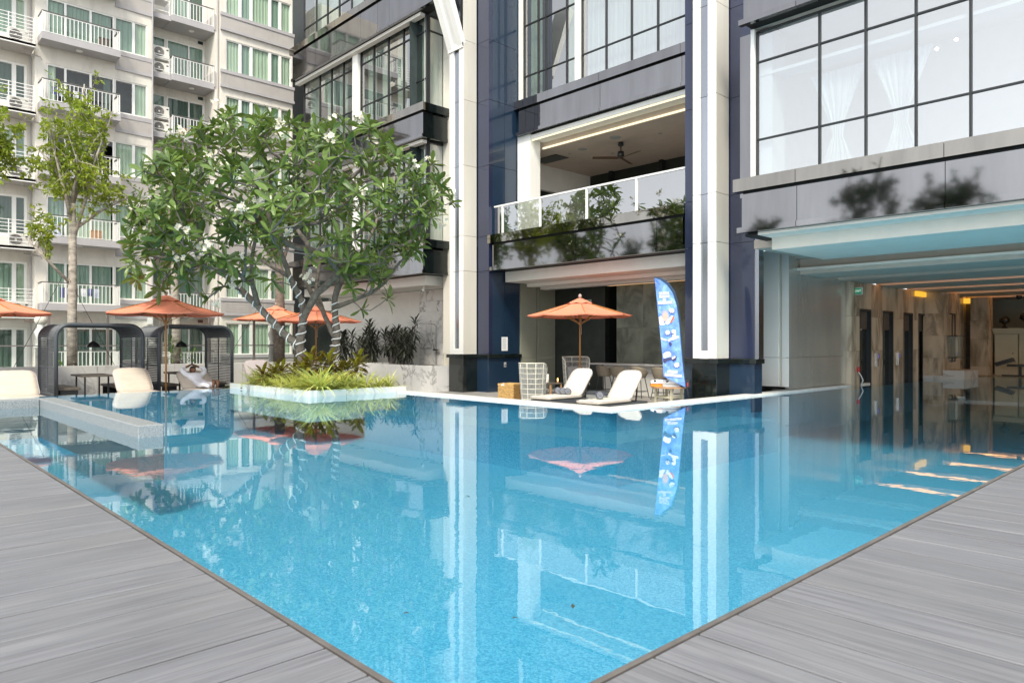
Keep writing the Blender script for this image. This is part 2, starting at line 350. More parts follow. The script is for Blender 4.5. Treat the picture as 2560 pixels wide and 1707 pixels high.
# ------------------------------------------------------------------ mesh builder and object helpers
ORG = {}
class MB:
    def __init__(s): s.v = []; s.f = []; s.tone = None
    def add(s, vs, fs):
        b = len(s.v); s.v += [tuple(x) for x in vs]; s.f += [tuple(i + b for i in q) for q in fs]; return s
    def box(s, x0, x1, y0, y1, z0, z1):
        if x0 > x1: x0, x1 = x1, x0
        if y0 > y1: y0, y1 = y1, y0
        if z0 > z1: z0, z1 = z1, z0
        return s.add([(x0,y0,z0),(x1,y0,z0),(x1,y1,z0),(x0,y1,z0),(x0,y0,z1),(x1,y0,z1),(x1,y1,z1),(x0,y1,z1)],
              [(0,3,2,1),(4,5,6,7),(0,1,5,4),(1,2,6,5),(2,3,7,6),(3,0,4,7)])
    def bbox(s, x0, x1, y0, y1, z0, z1, b=0.01):
        """box with chamfered vertical and top edges"""
        if x0 > x1: x0, x1 = x1, x0
        if y0 > y1: y0, y1 = y1, y0
        pts = [(x0+b,y0),(x1-b,y0),(x1,y0+b),(x1,y1-b),(x1-b,y1),(x0+b,y1),(x0,y1-b),(x0,y0+b)]
        cx, cy = (x0+x1)/2, (y0+y1)/2
        ins = [(min(max(px, x0+b), x1-b), min(max(py, y0+b), y1-b)) for px, py in pts]
        n = 8
        vs = [(px,py,z0) for px,py in pts] + [(px,py,z1-b) for px,py in pts] + [(px,py,z1) for px,py in ins]
        fs = [tuple(reversed(range(n)))] + [(i,(i+1)%n,n+(i+1)%n,n+i) for i in range(n)] + [(n+i,n+(i+1)%n,2*n+(i+1)%n,2*n+i) for i in range(n)] + [tuple(range(2*n,3*n))]
        return s.add(vs, fs)
    def obox(s, c, u, v, w):
        """oriented box: centre c, half vectors u v w"""
        c, u, v, w = Vector(c), Vector(u), Vector(v), Vector(w)
        vs = [c + a*u + b*v + d*w for d in (-1, 1) for (a, b) in ((-1,-1),(1,-1),(1,1),(-1,1))]
        return s.add(vs, [(0,3,2,1),(4,5,6,7),(0,1,5,4),(1,2,6,5),(2,3,7,6),(3,0,4,7)])
    def bar(s, a, b, w=0.02, h=None):
        a, b = Vector(a), Vector(b); d = b - a; L = d.length
        if L < 1e-6: return s
        d.normalize(); up = Vector((0,0,1)) if abs(d.z) < 0.9 else Vector((1,0,0))
        sd_ = d.cross(up).normalized(); up = sd_.cross(d)
        return s.obox((a+b)/2, d*L/2, sd_*w/2, up*(h or w)/2)
    def quad(s, a, b, c, d): return s.add([a,b,c,d], [(0,1,2,3)])
    def tube(s, pts, rad, n=8, cap=True):
        pts = [Vector(p) for p in pts]; m = len(pts)
        if not hasattr(rad, '__len__'): rad = [rad] * m
        prev = None; b = len(s.v)
        for i, p in enumerate(pts):
            d = (pts[min(i+1, m-1)] - pts[max(i-1, 0)])
            if d.length < 1e-9: d = Vector((0,0,1))
            d.normalize()
            if prev is None:
                a = Vector((1,0,0)) if abs(d.x) < 0.8 else Vector((0,1,0))
                u = d.cross(a).normalized()
            else:
                u = (prev - d * prev.dot(d))
                u = u.normalized() if u.length > 1e-6 else d.orthogonal().normalized()
            prev = u; w = d.cross(u)
            for k in range(n):
                t_ = 2*pi*k/n; s.v.append(tuple(p + (u*cos(t_) + w*sin(t_)) * rad[i]))
        for i in range(m-1):
            for k in range(n):
                s.f.append((b+i*n+k, b+i*n+(k+1)%n, b+(i+1)*n+(k+1)%n, b+(i+1)*n+k))
        if cap:
            s.f.append(tuple(b+k for k in reversed(range(n)))); s.f.append(tuple(b+(m-1)*n+k for k in range(n)))
        return s
    def lathe(s, prof, n=16, c=(0,0,0), cap=True):
        b = len(s.v); m = len(prof)
        for r, z in prof:
            for k in range(n):
                t_ = 2*pi*k/n; s.v.append((c[0]+r*cos(t_), c[1]+r*sin(t_), c[2]+z))
        for i in range(m-1):
            for k in range(n):
                s.f.append((b+i*n+k, b+i*n+(k+1)%n, b+(i+1)*n+(k+1)%n, b+(i+1)*n+k))
        if cap:
            s.f.append(tuple(b+k for k in reversed(range(n)))); s.f.append(tuple(b+(m-1)*n+k for k in range(n)))
        return s
    def prism(s, poly, z0, z1):
        n = len(poly)
        return s.add([(x,y,z0) for x,y in poly]+[(x,y,z1) for x,y in poly],
            [tuple(reversed(range(n))), tuple(range(n,2*n))]+[(i,(i+1)%n,n+(i+1)%n,n+i) for i in range(n)])
    def build(s, name, m, parent=None, world=True, smooth=False):
        me = bpy.data.meshes.new(name)
        off = ORG.get(parent.as_pointer(), Vector()) if (parent is not None and world) else Vector()
        vs = [(v[0]-off.x, v[1]-off.y, v[2]-off.z) for v in s.v] if off.length else s.v
        me.from_pydata(vs, [], s.f)
        if smooth: me.polygons.foreach_set('use_smooth', [True]*len(me.polygons))
        if m: me.materials.append(MATS[m] if isinstance(m, str) else m)
        if s.tone is not None:
            a = me.attributes.new('tone', 'FLOAT', 'FACE'); a.data.foreach_set('value', s.tone)
        me.update()
        o = bpy.data.objects.new(name, me); COL.objects.link(o)
        if parent is not None:
            o.parent = parent
            if parent.as_pointer() in ORG: ORG[o.as_pointer()] = off
        return o
def tag(o, label=None, cat=None, group=None, kind=None):
    if label: o['label'] = label
    if cat: o['category'] = cat
    if group: o['group'] = group
    if kind: o['kind'] = kind
    return o
def thing(name, loc, label, cat, group=None, rz=0.0):
    o = bpy.data.objects.new(name, None); o.empty_display_size = 0.2; COL.objects.link(o)
    o.location = loc; o.rotation_euler = (0, 0, rz)
    ORG[o.as_pointer()] = Vector(loc)
    return tag(o, label, cat, group)
def cp(o, parent=None):
    c = o.copy(); COL.objects.link(c); c.parent = parent
    for ch in list(o.children): cp(ch, c)
    return c
def clone(proto, loc, rz, label, group=None, sc=None):
    c = cp(proto); c.location = loc; c.rotation_euler = (0, 0, rz); c['label'] = label
    if group: c['group'] = group
    if sc: c.scale = sc
    return c
def structure(mb, name, m, label=None):
    o = mb.build(name, m); o['kind'] = 'structure'
    if label: o['label'] = label
    return o
def arc(c, r, a0, a1, n, ax='xz'):
    out = []
    for i in range(n+1):
        a = a0 + (a1-a0)*i/n
        out.append((c[0]+r*cos(a), c[1]+r*sin(a)))
    return out
def text_mesh(body, size):
    cu = bpy.data.curves.new('t', 'FONT'); cu.body = body; cu.size = size; cu.align_x = 'CENTER'; cu.align_y = 'CENTER'; cu.resolution_u = 2
    to = bpy.data.objects.new('t', cu); COL.objects.link(to)
    dg = bpy.context.evaluated_depsgraph_get()
    me = bpy.data.meshes.new_from_object(to.evaluated_get(dg))
    bpy.data.objects.remove(to); bpy.data.curves.remove(cu)
    return me
DECK = -0.4     # level of the sunken terrace round the raised pool
# ================================================================== the setting
structure(MB().box(-300, 300, -300, 300, -1.9, -1.7), 'ground', 'ground_paving')
# pool basin -------------------------------------------------------
PF = -1.15
mb = MB()
mb.quad((-20.3, 1.5, PF), (8, 1.5, PF), (8, 33, PF), (-20.3, 33, PF))
structure(mb, 'pool_floor', 'pool_tile')
mb = MB()
mb.quad((-20.3, 1.5, PF), (-20.3, 1.5, 0.0), (-1.71, 1.5, 0.0), (-1.71, 1.5, PF))          # below left deck
mb.quad((-1.71, 1.5, PF), (-1.71, 1.5, 0.0), (-1.71, 14, 0.0), (-1.71, 14, PF))             # below right deck
mb.quad((-1.71, 14, PF), (-1.71, 14, 0.0), (8, 14, 0.0), (8, 14, PF))
mb.quad((-20.3, 1.5, PF), (-20.3, 12, PF), (-20.3, 12, -0.012), (-20.3, 1.5, -0.012))      # overflow edge
mb.quad((-20.3, 10.72, PF), (-20.3, 10.72, -0.01), (-8.6, 10.72, -0.01), (-8.6, 10.72, PF))
mb.quad((-8.6, 10.72, PF), (-8.6, 33, PF), (-8.6, 33, -0.01), (-8.6, 10.72, -0.01))
structure(mb, 'pool_wall', 'pool_tile')
# submerged bench round the terrace corner
structure(MB().box(-15.4, -7.5, 9.55, 10.715, PF, -0.42).box(-8.595, -7.5, 10.72, 15.2, PF, -0.42), 'pool_bench', 'pool_tile')
structure(MB().box(-1.9, 0.2, 13.2, 14.6, PF, -0.4), 'pool_step', 'pool_tile')
# water: a large sheet with the terrace, planter and deck standing out of it
mb = MB()
mb.quad((-20.36, 1.3, 0), (-15.5, 1.3, 0), (-15.5, 10.70, 0), (-20.36, 10.70, 0))
mb.quad((-15.5, 1.3, 0), (-8.58, 1.3, 0), (-8.58, 10.70, 0), (-15.5, 10.70, 0))
mb.quad((-8.58, 1.3, 0), (-1.6, 1.3, 0), (-1.6, 33, 0), (-8.58, 33, 0))
mb.quad((-1.6, 14, 0), (8, 14, 0), (8, 33, 0), (-1.6, 33, 0))
structure(mb, 'water', 'water')
# overflow lip on the far left side and its outer wall down to the terrace
structure(MB().box(-20.62, -20.36, 1.5, 8.4, -0.5, -0.035), 'overflow_channel', 'pool_tile')
# sunken terrace
structure(MB().box(-34, -20.5, -4, 34, -1.6, DECK).box(-20.5, -8.75, 10.9, 19.4, -1.6, DECK), 'terrace_floor', 'deck_low')
# coping: one stone per piece
cop = structure(MB().box(-15.6, -8.70, 10.75, 10.90, -0.6, -0.005).box(-8.75, -8.62, 10.9, 33, -0.6, -0.005), 'coping', 'coping')
x = -15.58
while x < -8.9:
    x1 = min(x + 0.8, -8.46)
    MB().bbox(x, x1 - 0.004, 10.63, 10.93, -0.02, 0.045, 0.006).build('stone', 'coping', cop); x += 0.8
    if x1 >= -8.46: break
y = 10.935
while y < 23:
    MB().bbox(-8.76, -8.46, y, y + 0.796, -0.02, 0.045, 0.006).build('stone', 'coping', cop); y += 0.8
# granite wall standing in the pool, left
g = thing('pool_divider', (-13.6, 3.1, 0), 'low speckled granite wall standing in the water beside the left deck', 'low wall')
MB().bbox(-17.18, -10.46, 2.96, 3.29, -0.6, 0.165, 0.012).build('long_arm', 'granite', g)
MB().bbox(-17.18, -16.85, 1.45, 2.955, -0.6, 0.165, 0.012).build('short_arm', 'granite', g)
# near decks: single planks ------------------------------------------
dk = structure(MB().box(-1.69, 9, -8, 14, -0.9, 0.0).box(-22, -1.69, -8, 1.48, -0.9, 0.0), 'deck', 'deck_gap')
PW = 0.326
def plank(x0, x1, y0, y1, m):
    dz = random.uniform(-0.0015, 0.0015)
    MB().bbox(x0, x1, y0, y1, 0.004, 0.034 + dz, 0.004).build('plank', m, dk)
y = -2.2; k = 0
while y < 13.9:
    js = sorted([random.uniform(-0.6, 0.6) + 1.2 + 2.4 * j for j in range(3)])
    xs = [-1.665] + [j for j in js if j > -0.9 and y > 1.2] + [8.9]
    if y <= 1.2: xs = [-1.665, random.uniform(1, 4), 8.9]
    for a, b in zip(xs[:-1], xs[1:]): plank(a, b - 0.009, y, y + PW - 0.015, 'plank_x')
    y += PW
x = -1.66 - PW
while x > -21.6:
    ys = [1.455, random.uniform(-1.4, -0.4), -3.4, -7.9]
    for a, b in zip(ys[:-1], ys[1:]): plank(x, x + PW - 0.015, b + 0.01, a, 'plank_y')
    x -= PW
# edge trims: short lengths with open joints
y = 1.5
while y < 13.9:
    L = random.choice((1.1, 1.25, 1.4)); y1 = min(y + L, 14)
    o = random.uniform(-0.004, 0.004)
    MB().bbox(-1.712 + o, -1.684 + o, y, y1 - 0.006, -0.03, 0.031, 0.003).build('edge_trim', 'edge_trim', dk); y += L
x = -1.72
while x > -21.8:
    L = random.choice((1.1, 1.25, 1.4)); o = random.uniform(-0.003, 0.003)
    MB().bbox(x - L + 0.006, x, 1.470 + o, 1.497 + o, -0.03, 0.031, 0.003).build('edge_trim', 'edge_trim', dk); x -= L

# ================================================================== generic wall / window builders
class Pl:
    """vertical plane: kind 'x' faces +X at X=c, kind 'y' faces -Y at Y=c; (a along, d outward, z up)"""
    def __init__(s, kind, c): s.k = kind; s.c = c
    def p(s, a, d, z): return (s.c + d, a, z) if s.k == 'x' else (a, s.c - d, z)
    def box(s, mb, a0, a1, d0, d1, z0, z1):
        p, q = s.p(a0, d0, z0), s.p(a1, d1, z1)
        return mb.box(p[0], q[0], p[1], q[1], p[2], q[2])
    def quad(s, mb, a0, a1, z0, z1, d=0.0):
        return mb.quad(s.p(a0, d, z0), s.p(a1, d, z0), s.p(a1, d, z1), s.p(a0, d, z1))
def wall(pl, a0, a1, z0, z1, ops, depth=0.35):
    mb = MB()
    A = sorted(set([a0, a1] + [v for o in ops for v in o[:2]])); Z = sorted(set([z0, z1] + [v for o in ops for v in o[2:4]]))
    A = [v for v in A if a0 <= v <= a1]; Z = [v for v in Z if z0 <= v <= z1]
    for i in range(len(A)-1):
        for j in range(len(Z)-1):
            ca, cz = (A[i]+A[i+1])/2, (Z[j]+Z[j+1])/2
            if any(o[0] < ca < o[1] and o[2] < cz < o[3] for o in ops): continue
            pl.quad(mb, A[i], A[i+1], Z[j], Z[j+1])
    for o in ops:
        b0, b1, y0, y1 = o[:4]
        mb.quad(pl.p(b0,0,y0), pl.p(b0,-depth,y0), pl.p(b0,-depth,y1), pl.p(b0,0,y1))
        mb.quad(pl.p(b1,0,y0), pl.p(b1,-depth,y0), pl.p(b1,-depth,y1), pl.p(b1,0,y1))
        mb.quad(pl.p(b0,0,y0), pl.p(b1,0,y0), pl.p(b1,-depth,y0), pl.p(b0,-depth,y0))
        mb.quad(pl.p(b0,0,y1), pl.p(b1,0,y1), pl.p(b1,-depth,y1), pl.p(b0,-depth,y1))
    return mb
def curtain(pl, a0, a1, z0, z1, d, mname, parent, folds=None, gather=None):
    w = a1 - a0; n = max(8, int(w / 0.035)); mb = MB(); fr = random.uniform(2.2, 3.4) * 2 * pi / 0.5; ph = random.uniform(0, 6)
    rows = 7 if gather else 2
    for j in range(rows):
        tz = j / (rows - 1); z = z1 + (z0 - z1) * tz
        for i in range(n + 1):
            t_ = i / n; a = a0 + w * t_
            if gather:
                gz, ga, gw = gather
                k = abs(tz - gz) / (gz if tz < gz else (1 - gz) * 1.6)
                k = gw + (1 - gw) * min(1, k) ** 1.1
                a = ga + (a - ga) * k
            dd = d + 0.022 * sin(fr * w * t_ + ph) + 0.012 * sin(fr * 1.73 * w * t_ + ph * 2)
            mb.v.append(pl.p(a, dd, z))
    for j in range(rows - 1):
        for i in range(n):
            b = j * (n + 1) + i; mb.f.append((b, b + 1, b + n + 2, b + n + 1))
    return mb.build('curtain', mname, parent, smooth=True)
def window(pl, a0, a1, z0, z1, parent, cuts=(), hcuts=(), fw=0.05, mw=0.05, d=-0.08, frame='white_frame', gl='glass_clear',
           cur='curtain_green', curd=-0.14, name='window', dark=True, curparts=None, back=-0.75):
    mb = MB(); D0, D1 = d - 0.03, d + 0.05
    pl.box(mb, a0, a0 + fw, D0, D1, z0, z1); pl.box(mb, a1 - fw, a1, D0, D1, z0, z1)
    pl.box(mb, a0 + fw, a1 - fw, D0, D1, z0, z0 + fw); pl.box(mb, a0 + fw, a1 - fw, D0, D1, z1 - fw, z1)
    xs = [a0 + fw] ; edges = []
    for c in cuts:
        pl.box(mb, c - mw/2, c + mw/2, D0, D1 - 0.005, z0 + fw, z1 - fw); edges.append(c)
    for h in hcuts:
        pl.box(mb, a0 + fw, a1 - fw, D0 + 0.004, D1 - 0.009, h - mw*0.4, h + mw*0.4)
    wo = mb.build(name, frame, parent)
    A = [a0 + fw] + list(cuts) + [a1 - fw]; Z = [z0 + fw] + list(hcuts) + [z1 - fw]
    for i in range(len(A)-1):
        for j in range(len(Z)-1):
            m2 = MB(); pl.quad(m2, A[i], A[i+1], Z[j], Z[j+1], d + 0.005); m2.build('pane', gl, wo)
    if cur:
        for (c0, c1, cm) in (curparts or [(a0 + 0.02, a1 - 0.02, cur)]):
            if cm: curtain(pl, c0, c1, z0 + 0.02, z1 - 0.02, curd, cm, wo)
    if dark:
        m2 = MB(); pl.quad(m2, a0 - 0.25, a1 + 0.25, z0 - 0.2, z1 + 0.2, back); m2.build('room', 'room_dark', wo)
    return wo

# ================================================================== hotel
HT = thing('hotel_building', (-14, 17, DECK), 'dark modern hotel with silver columns and large glazed bays over the pool', 'building')
JZ = [0.90, 3.77, 4.98, 7.40, 9.65, 11.70, 14.2, 17.2]
G = 0.006
def stack(name, x0, x1, y0, y1, m, zs=JZ, parent=HT):
    for a, b in zip(zs[:-1], zs[1:]): MB().box(x0, x1, y0, y1, a + G, b - G).build(name, m, parent)
def column(xl, xr, s0, s1, ztop=17.2, zst=None):
    core = MB().box(xl + 0.03, xr - 0.03, 15.70, 16.18, 0.85, ztop).build('column', 'black_gap', HT)
    zs = [z for z in JZ if z <= ztop]
    stack('side_panel', xr - 0.028, xr, 15.612, 16.20, 'panel_silver', zs, core)
    stack('slot_panel', s0, s1, 15.66, 15.695, 'panel_slot', [1.1] + zs[1:], core)
    zw = [0.9] + [z for z in zs[1:] if zst is None or z < zst] + ([zst] if zst else [])
    stack('white_strip', xl, s0, 15.60, 15.70, 'white_strip', zw, core)
    stack('white_strip', s1, xr - 0.001, 15.60, 15.70, 'white_strip', zw, core)
    MB().box(s0, s1, 15.602, 15.66, 0.9, 1.1).build('foot_strip', 'white_strip', core)
    return core
c1 = column(-19.61, -18.87, -19.39, -19.10, 17.2, 11.6)
c2 = column(-9.84, -9.19, -9.65, -9.42)
# slanted bracket at the head of the left column
mb = MB()
for (xa, xb, oy) in ((-19.66, -19.40, 0.0), (-19.12, -18.86, 0.0), (-19.40, -19.12, 0.07)):
    mb.add([(xa,15.57+oy,11.45),(xb,15.57+oy,11.45),(xb,15.70,11.62),(xa,15.70,11.62),(xa,14.35+oy,14.5),(xb,14.35+oy,14.5),(xb,14.6,14.6),(xa,14.6,14.6)],
      [(0,1,2,3),(4,7,6,5),(0,4,5,1),(1,5,6,2),(2,6,7,3),(3,7,4,0)])
mb.build('bracket', 'white_strip', HT)
MB().box(-19.66, -18.86, 15.55, 15.60, 11.42, 11.60).build('bracket_foot', 'white_strip', HT)
# pilaster left of column 1 and blue pilasters
stack('pilaster_panel', -20.75, -19.62, 16.2, 16.6, 'panel_silver')
stack('blue_panel', -18.87, -18.27, 16.24, 16.40, 'panel_blue')
stack('blue_panel', -10.48, -9.85, 16.24, 16.40, 'panel_blue'); stack('blue_panel', -9.22, -8.53, 16.24, 16.40, 'panel_blue')
MB().box(-8.535, -8.42, 16.26, 16.5, 0.9, 17).build('pilaster_edge', 'panel_slot', HT)
for yy in (16.405, 16.98):
    stack('navy_panel', -18.60, -18.27, yy, yy + 0.565, 'panel_navy')
MB().box(-18.62, -18.30, 17.55, 17.74, 0.9, 17).build('navy_core', 'panel_navy', HT)
MB().box(-10.45, -9.4, 16.42, 17.9, DECK, 17).build('pier_core', 'dark_wall', HT)
MB().box(-20.7, -18.64, 16.62, 19.0, DECK, 17).build('pier_core', 'dark_wall', HT)
# plinths
for (xa, xb, ya, yb) in ((-19.63, -18.85, 15.58, 16.21), (-19.4, -18.25, 16.215, 17.75), (-9.86, -9.17, 15.58, 16.21), (-10.5, -8.51, 16.215, 16.6)):
    MB().bbox(xa, xb, ya, yb, DECK, 0.78, 0.006).build('plinth', 'black_stone' if xb < -18.8 or xa > -9.9 else 'panel_navy', HT)
    MB().bbox(xa - 0.07, xb + 0.07, ya - 0.07, yb - 0.003, 0.782, 0.897, 0.008).build('plinth_cap', 'black_stone', HT)
MB().bbox(-9.21, -8.505, 16.2, 16.213, DECK, 0.775, 0.002).build('plinth_panel', 'panel_navy', HT)
MB().bbox(-18.84, -18.28, 16.2, 16.213, DECK, 0.775, 0.002).build('plinth_panel', 'panel_navy', HT)
MB().box(-20.0, -19.64, 16.0, 16.5, 0.75, 0.895).build('plinth_cap', 'black_stone', HT)

def fascia(x0, x1, Y, zb, joints, hp=0.74, side=None, ms='panel_stone', mp='panel_grey', back=0.5):
    """ledge, panel, shadow gap and sill, each in single panels; side = Y of the back end of a return on the +X end"""
    zp = zb + 0.125; zg = zp + hp; zs = zg + 0.065; zt = zs + 0.285
    MB().box(x0 + 0.1, x1 - 0.1, Y + 0.06, Y + back, zb + 0.02, zt - 0.02).build('fascia_core', 'black_gap', HT)
    js = [x0] + list(joints) + [x1]
    for a, b in zip(js[:-1], js[1:]):
        L = a + (0 if a == x0 else G); Rr = b - (0 if b == x1 else G)
        MB().box(L, Rr, Y - 0.05, Y + 0.08, zb, zb + 0.118).build('ledge_panel', mp, HT)
        MB().box(L + (0.1 if a == x0 else 0), Rr - (0.1 if b == x1 and side is None else 0), Y, Y + 0.055, zp, zg).build('fascia_panel', mp, HT)
        MB().box(L - (0.08 if a == x0 else 0), Rr + (0.08 if b == x1 and side else 0), Y - 0.08, Y + 0.2, zs, zt).build('sill_panel', ms, HT)
    if side:
        MB().box(x1 - 0.13, x1, Y + 0.083, side, zb, zb + 0.118).build('ledge_panel', 'black_stone', HT)
        MB().box(x1 - 0.055, x1 - 0.01, Y + 0.058, side, zp, zg).build('fascia_panel', 'black_stone', HT)
        MB().box(x1 - 0.2, x1 + 0.08, Y + 0.203, side, zs, zt).build('sill_panel', 'black_stone', HT)
    return zt
# ---- bay 3 (right, over the water)
fascia(-8.20, 6, 14.85, 3.77, (-6.83, -4.03, -1.2, 1.6, 4.4))
fascia(-8.16, 6, 14.85, 8.45, (-6.83, -4.03, -1.2, 1.6), ms='panel_grey')
pl3 = Pl('y', 15.15)
w3 = window(pl3, -7.93, 6, 4.99, 8.36, HT, cuts=(-6.50, -5.56, -4.63, -3.71, -2.80, -1.9, -1.0, 0.5, 2, 4), hcuts=(5.9, 7.66), fw=0.03, mw=0.042, frame='black_metal', gl='glass_bay', cur=None, dark=False)
MB().box(-8.02, -7.935, 15.10, 15.35, 4.99, 8.4).build('jamb', 'white_strip', HT)
MB().box(-8.5, -8.03, 15.5, 16.2, 4.7, 8.5).build('bay_side_panel', 'panel_grey', HT)
mb = MB(); mb.quad((-8.0,19,4.9),(6,19,4.9),(6,19,8.45),(-8.0,19,8.45)); mb.quad((-8.0,15.2,4.9),(-8.0,19,4.9),(-8.0,19,8.45),(-8.0,15.2,8.45))
mb.quad((-8.0,15.2,8.44),(6,15.2,8.44),(6,19,8.44),(-8,19,8.44)); mb.quad((-8.0,15.2,4.98),(6,15.2,4.98),(6,19,4.98),(-8,19,4.98))
mb.build('room', 'soffit_white', HT)
MB().box(-7.9, 6, 15.28, 15.8, 7.35, 7.42).build('bulkhead', 'soffit_white', HT)
for ca in (-6.25, -5.0):
    curtain(pl3, ca - 0.62, ca + 0.55, 5.02, 7.15, -0.45, 'curtain_white', w3, gather=(0.62, ca - 0.03, 0.16))
MB().box(-7.9, -7.6, 15.3, 15.9, 4.99, 8.4).build('inner_pier', 'soffit_white', HT)
for (lx, lz) in ((-4.55, 7.25), (-4.2, 7.33), (-5.3, 5.45)):
    MB().lathe([(0.0, -0.04), (0.04, 0), (0.0, 0.04)], 8, (lx, 16.2, lz)).build('room_lamp', 'lamp_warm', HT, smooth=True)
# ---- covered pool hall below bay 3
MB().box(-7.76, 6, 15.60, 16.0, 3.43, 3.765).build('soffit_beam', 'hall_white', HT)
MB().box(-8.1, -7.765, 15.0, 16.2, 3.70, 3.765).build('soffit_return', 'black_gap', HT)
MB().box(-7.764, 6, 14.95, 15.595, 3.70, 3.765).build('soffit', 'hall_white', HT)
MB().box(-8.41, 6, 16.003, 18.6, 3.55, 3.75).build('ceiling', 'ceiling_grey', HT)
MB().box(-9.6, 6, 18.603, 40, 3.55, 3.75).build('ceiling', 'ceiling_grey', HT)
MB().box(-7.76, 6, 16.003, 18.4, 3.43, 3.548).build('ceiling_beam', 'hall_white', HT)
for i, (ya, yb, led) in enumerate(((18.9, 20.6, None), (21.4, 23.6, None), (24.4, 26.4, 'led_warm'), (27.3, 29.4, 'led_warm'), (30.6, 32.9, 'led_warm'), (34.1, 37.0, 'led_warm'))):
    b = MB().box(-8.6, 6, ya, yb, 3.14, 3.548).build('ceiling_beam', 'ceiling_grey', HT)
    MB().box(-8.6, 6, ya - 0.16, ya - 0.003, 3.24, 3.30).build('beam_lip', 'hall_white', b)
    if led: MB().box(-8.55, 6, ya - 0.42, ya - 0.17, 3.215, 3.232).build('light_strip', led, b)
# column 3 and steel clad wall along the pool edge
stack('white_panel', -9.58, -8.89, 18.24, 18.5, 'white_strip', [0.12, 0.9, 3.78])
MB().box(-8.885, -8.80, 18.30, 18.5, 0.12, 3.78).build('groove_panel', 'panel_silver', HT)
stack('white_panel', -8.795, -8.605, 18.24, 18.5, 'white_strip', [0.12, 0.9, 3.78])
ys = [18.24, 18.36, 19.75, 21.15, 22.37]
for a, b in zip(ys[:-1], ys[1:]):
    for za, zb in ((0.06, 0.9), (0.9, 3.6)):
        MB().box(-8.70, -8.60, a + 0.004, b - 0.004, za + 0.004, zb - 0.004).build('steel_panel', 'panel_steel', HT)
MB().box(-9.4, -8.72, 18.5, 22.4, -0.2, 3.6).build('wall_core', 'dark_wall', HT)
MB().box(-9.1, -8.66, 18.3, 22.3, -0.05, 0.055).build('wall_base', 'edge_trim', HT)
# marble wall with lift doors, facing the water
plw = Pl('x', -8.45)
yy = 22.4; dy = [(22.63, 23.56), (24.55, 25.5), (26.49, 27.43), (28.02, 28.9)]
yA = 22.0
for (d0, d1) in dy + [(33.5, 33.5)]:
    for za, zb in ((-0.1, 1.05), (1.055, 2.1), (2.105, 3.14)):
        m2 = MB(); plw.box(m2, yA + 0.003, d0 - 0.003, -0.3, 0, za, zb); m2.build('marble_slab', 'marble_grey', HT)
    if d1 > d0:
        m2 = MB(); plw.box(m2, d0, d1, -0.3, 0, 2.34, 3.14); m2.build('marble_slab', 'marble_grey', HT)
        m2 = MB(); plw.box(m2, d0 + 0.06, d1 - 0.06, -0.25, -0.12, -0.1, 1.70); do = m2.build('door', 'black_stone', HT)
        m2 = MB(); plw.box(m2, d0 + 0.06, d1 - 0.06, -0.25, -0.10, 1.72, 2.28); m2.build('transom_panel', 'wood_dark', do)
        m2 = MB(); plw.box(m2, d0, d0 + 0.055, -0.25, 0.01, -0.1, 2.335); plw.box(m2, d1 - 0.055, d1, -0.25, 0.01, -0.1, 2.335); plw.box(m2, d0 + 0.055, d1 - 0.055, -0.25, 0.01, 2.285, 2.335); m2.build('door_frame', 'black_metal', do)
    yA = d1
for yb in (24.0, 25.95):
    m2 = MB(); plw.box(m2, yb - 0.05, yb + 0.03, 0, 0.05, 0.55, 0.97); bt = m2.build('call_panel', 'chrome', HT)
    m2 = MB(); plw.box(m2, yb - 0.01, yb + 0.10, 0.0, 0.03, 0.82, 0.92); m2.build('display', 'led_blue', bt)
# marble pillar in the water with a wall lantern
pil = MB().box(-8.43, -7.95, 28.78, 30.8, -0.9, 3.13).build('pillar', 'marble_grey', HT)
for za, zb in ((0.12, 0.75), (0.755, 1.55), (1.555, 2.35), (2.355, 3.13)):
    MB().box(-8.50, -7.872, 28.69, 28.775, za, zb).build('marble_slab', 'marble_grey', pil)
    MB().box(-7.945, -7.87, 28.78, 30.86, za, zb).build('marble_slab', 'marble_grey', pil)
MB().box(-8.5, -7.87, 28.685, 30.88, -0.6, 0.118).build('pillar_base', 'marble_dim', pil)
MB().box(-7.868, -7.2, 28.72, 30.5, 0.0, 0.32).build('ledge', 'marble_dim', pil)
ln = thing('wall_lantern', (-7.7, 29.7, 0.9), 'black framed glass wall lantern on the marble pillar in the covered pool', 'lantern')
m2 = MB()
for yy in (29.5, 29.85):
    m2.bar((-7.78, yy, 1.55), (-7.78, yy, 2.35), 0.035); m2.bar((-7.868, yy, 2.35), (-7.78, yy, 2.35), 0.035); m2.bar((-7.78, yy, 0.62), (-7.78, yy, 0.75), 0.035)
    m2.bar((-7.868, yy, 0.62), (-7.78, yy, 0.62), 0.03)
m2.box(-7.868, -7.55, 29.3, 30.1, 1.53, 1.56); m2.box(-7.868, -7.55, 29.3, 30.1, 0.75, 0.78)
m2.build('frame', 'black_metal', ln)
MB().box(-7.84, -7.58, 29.36, 30.04, 0.782, 1.528).build('shade', 'lamp_glass', ln)
MB().lathe([(0.02, 0.8), (0.045, 1.0), (0.045, 1.35), (0.02, 1.5)], 8, (-7.7, 29.7, 0)).build('bulb', 'globe', ln, smooth=True)
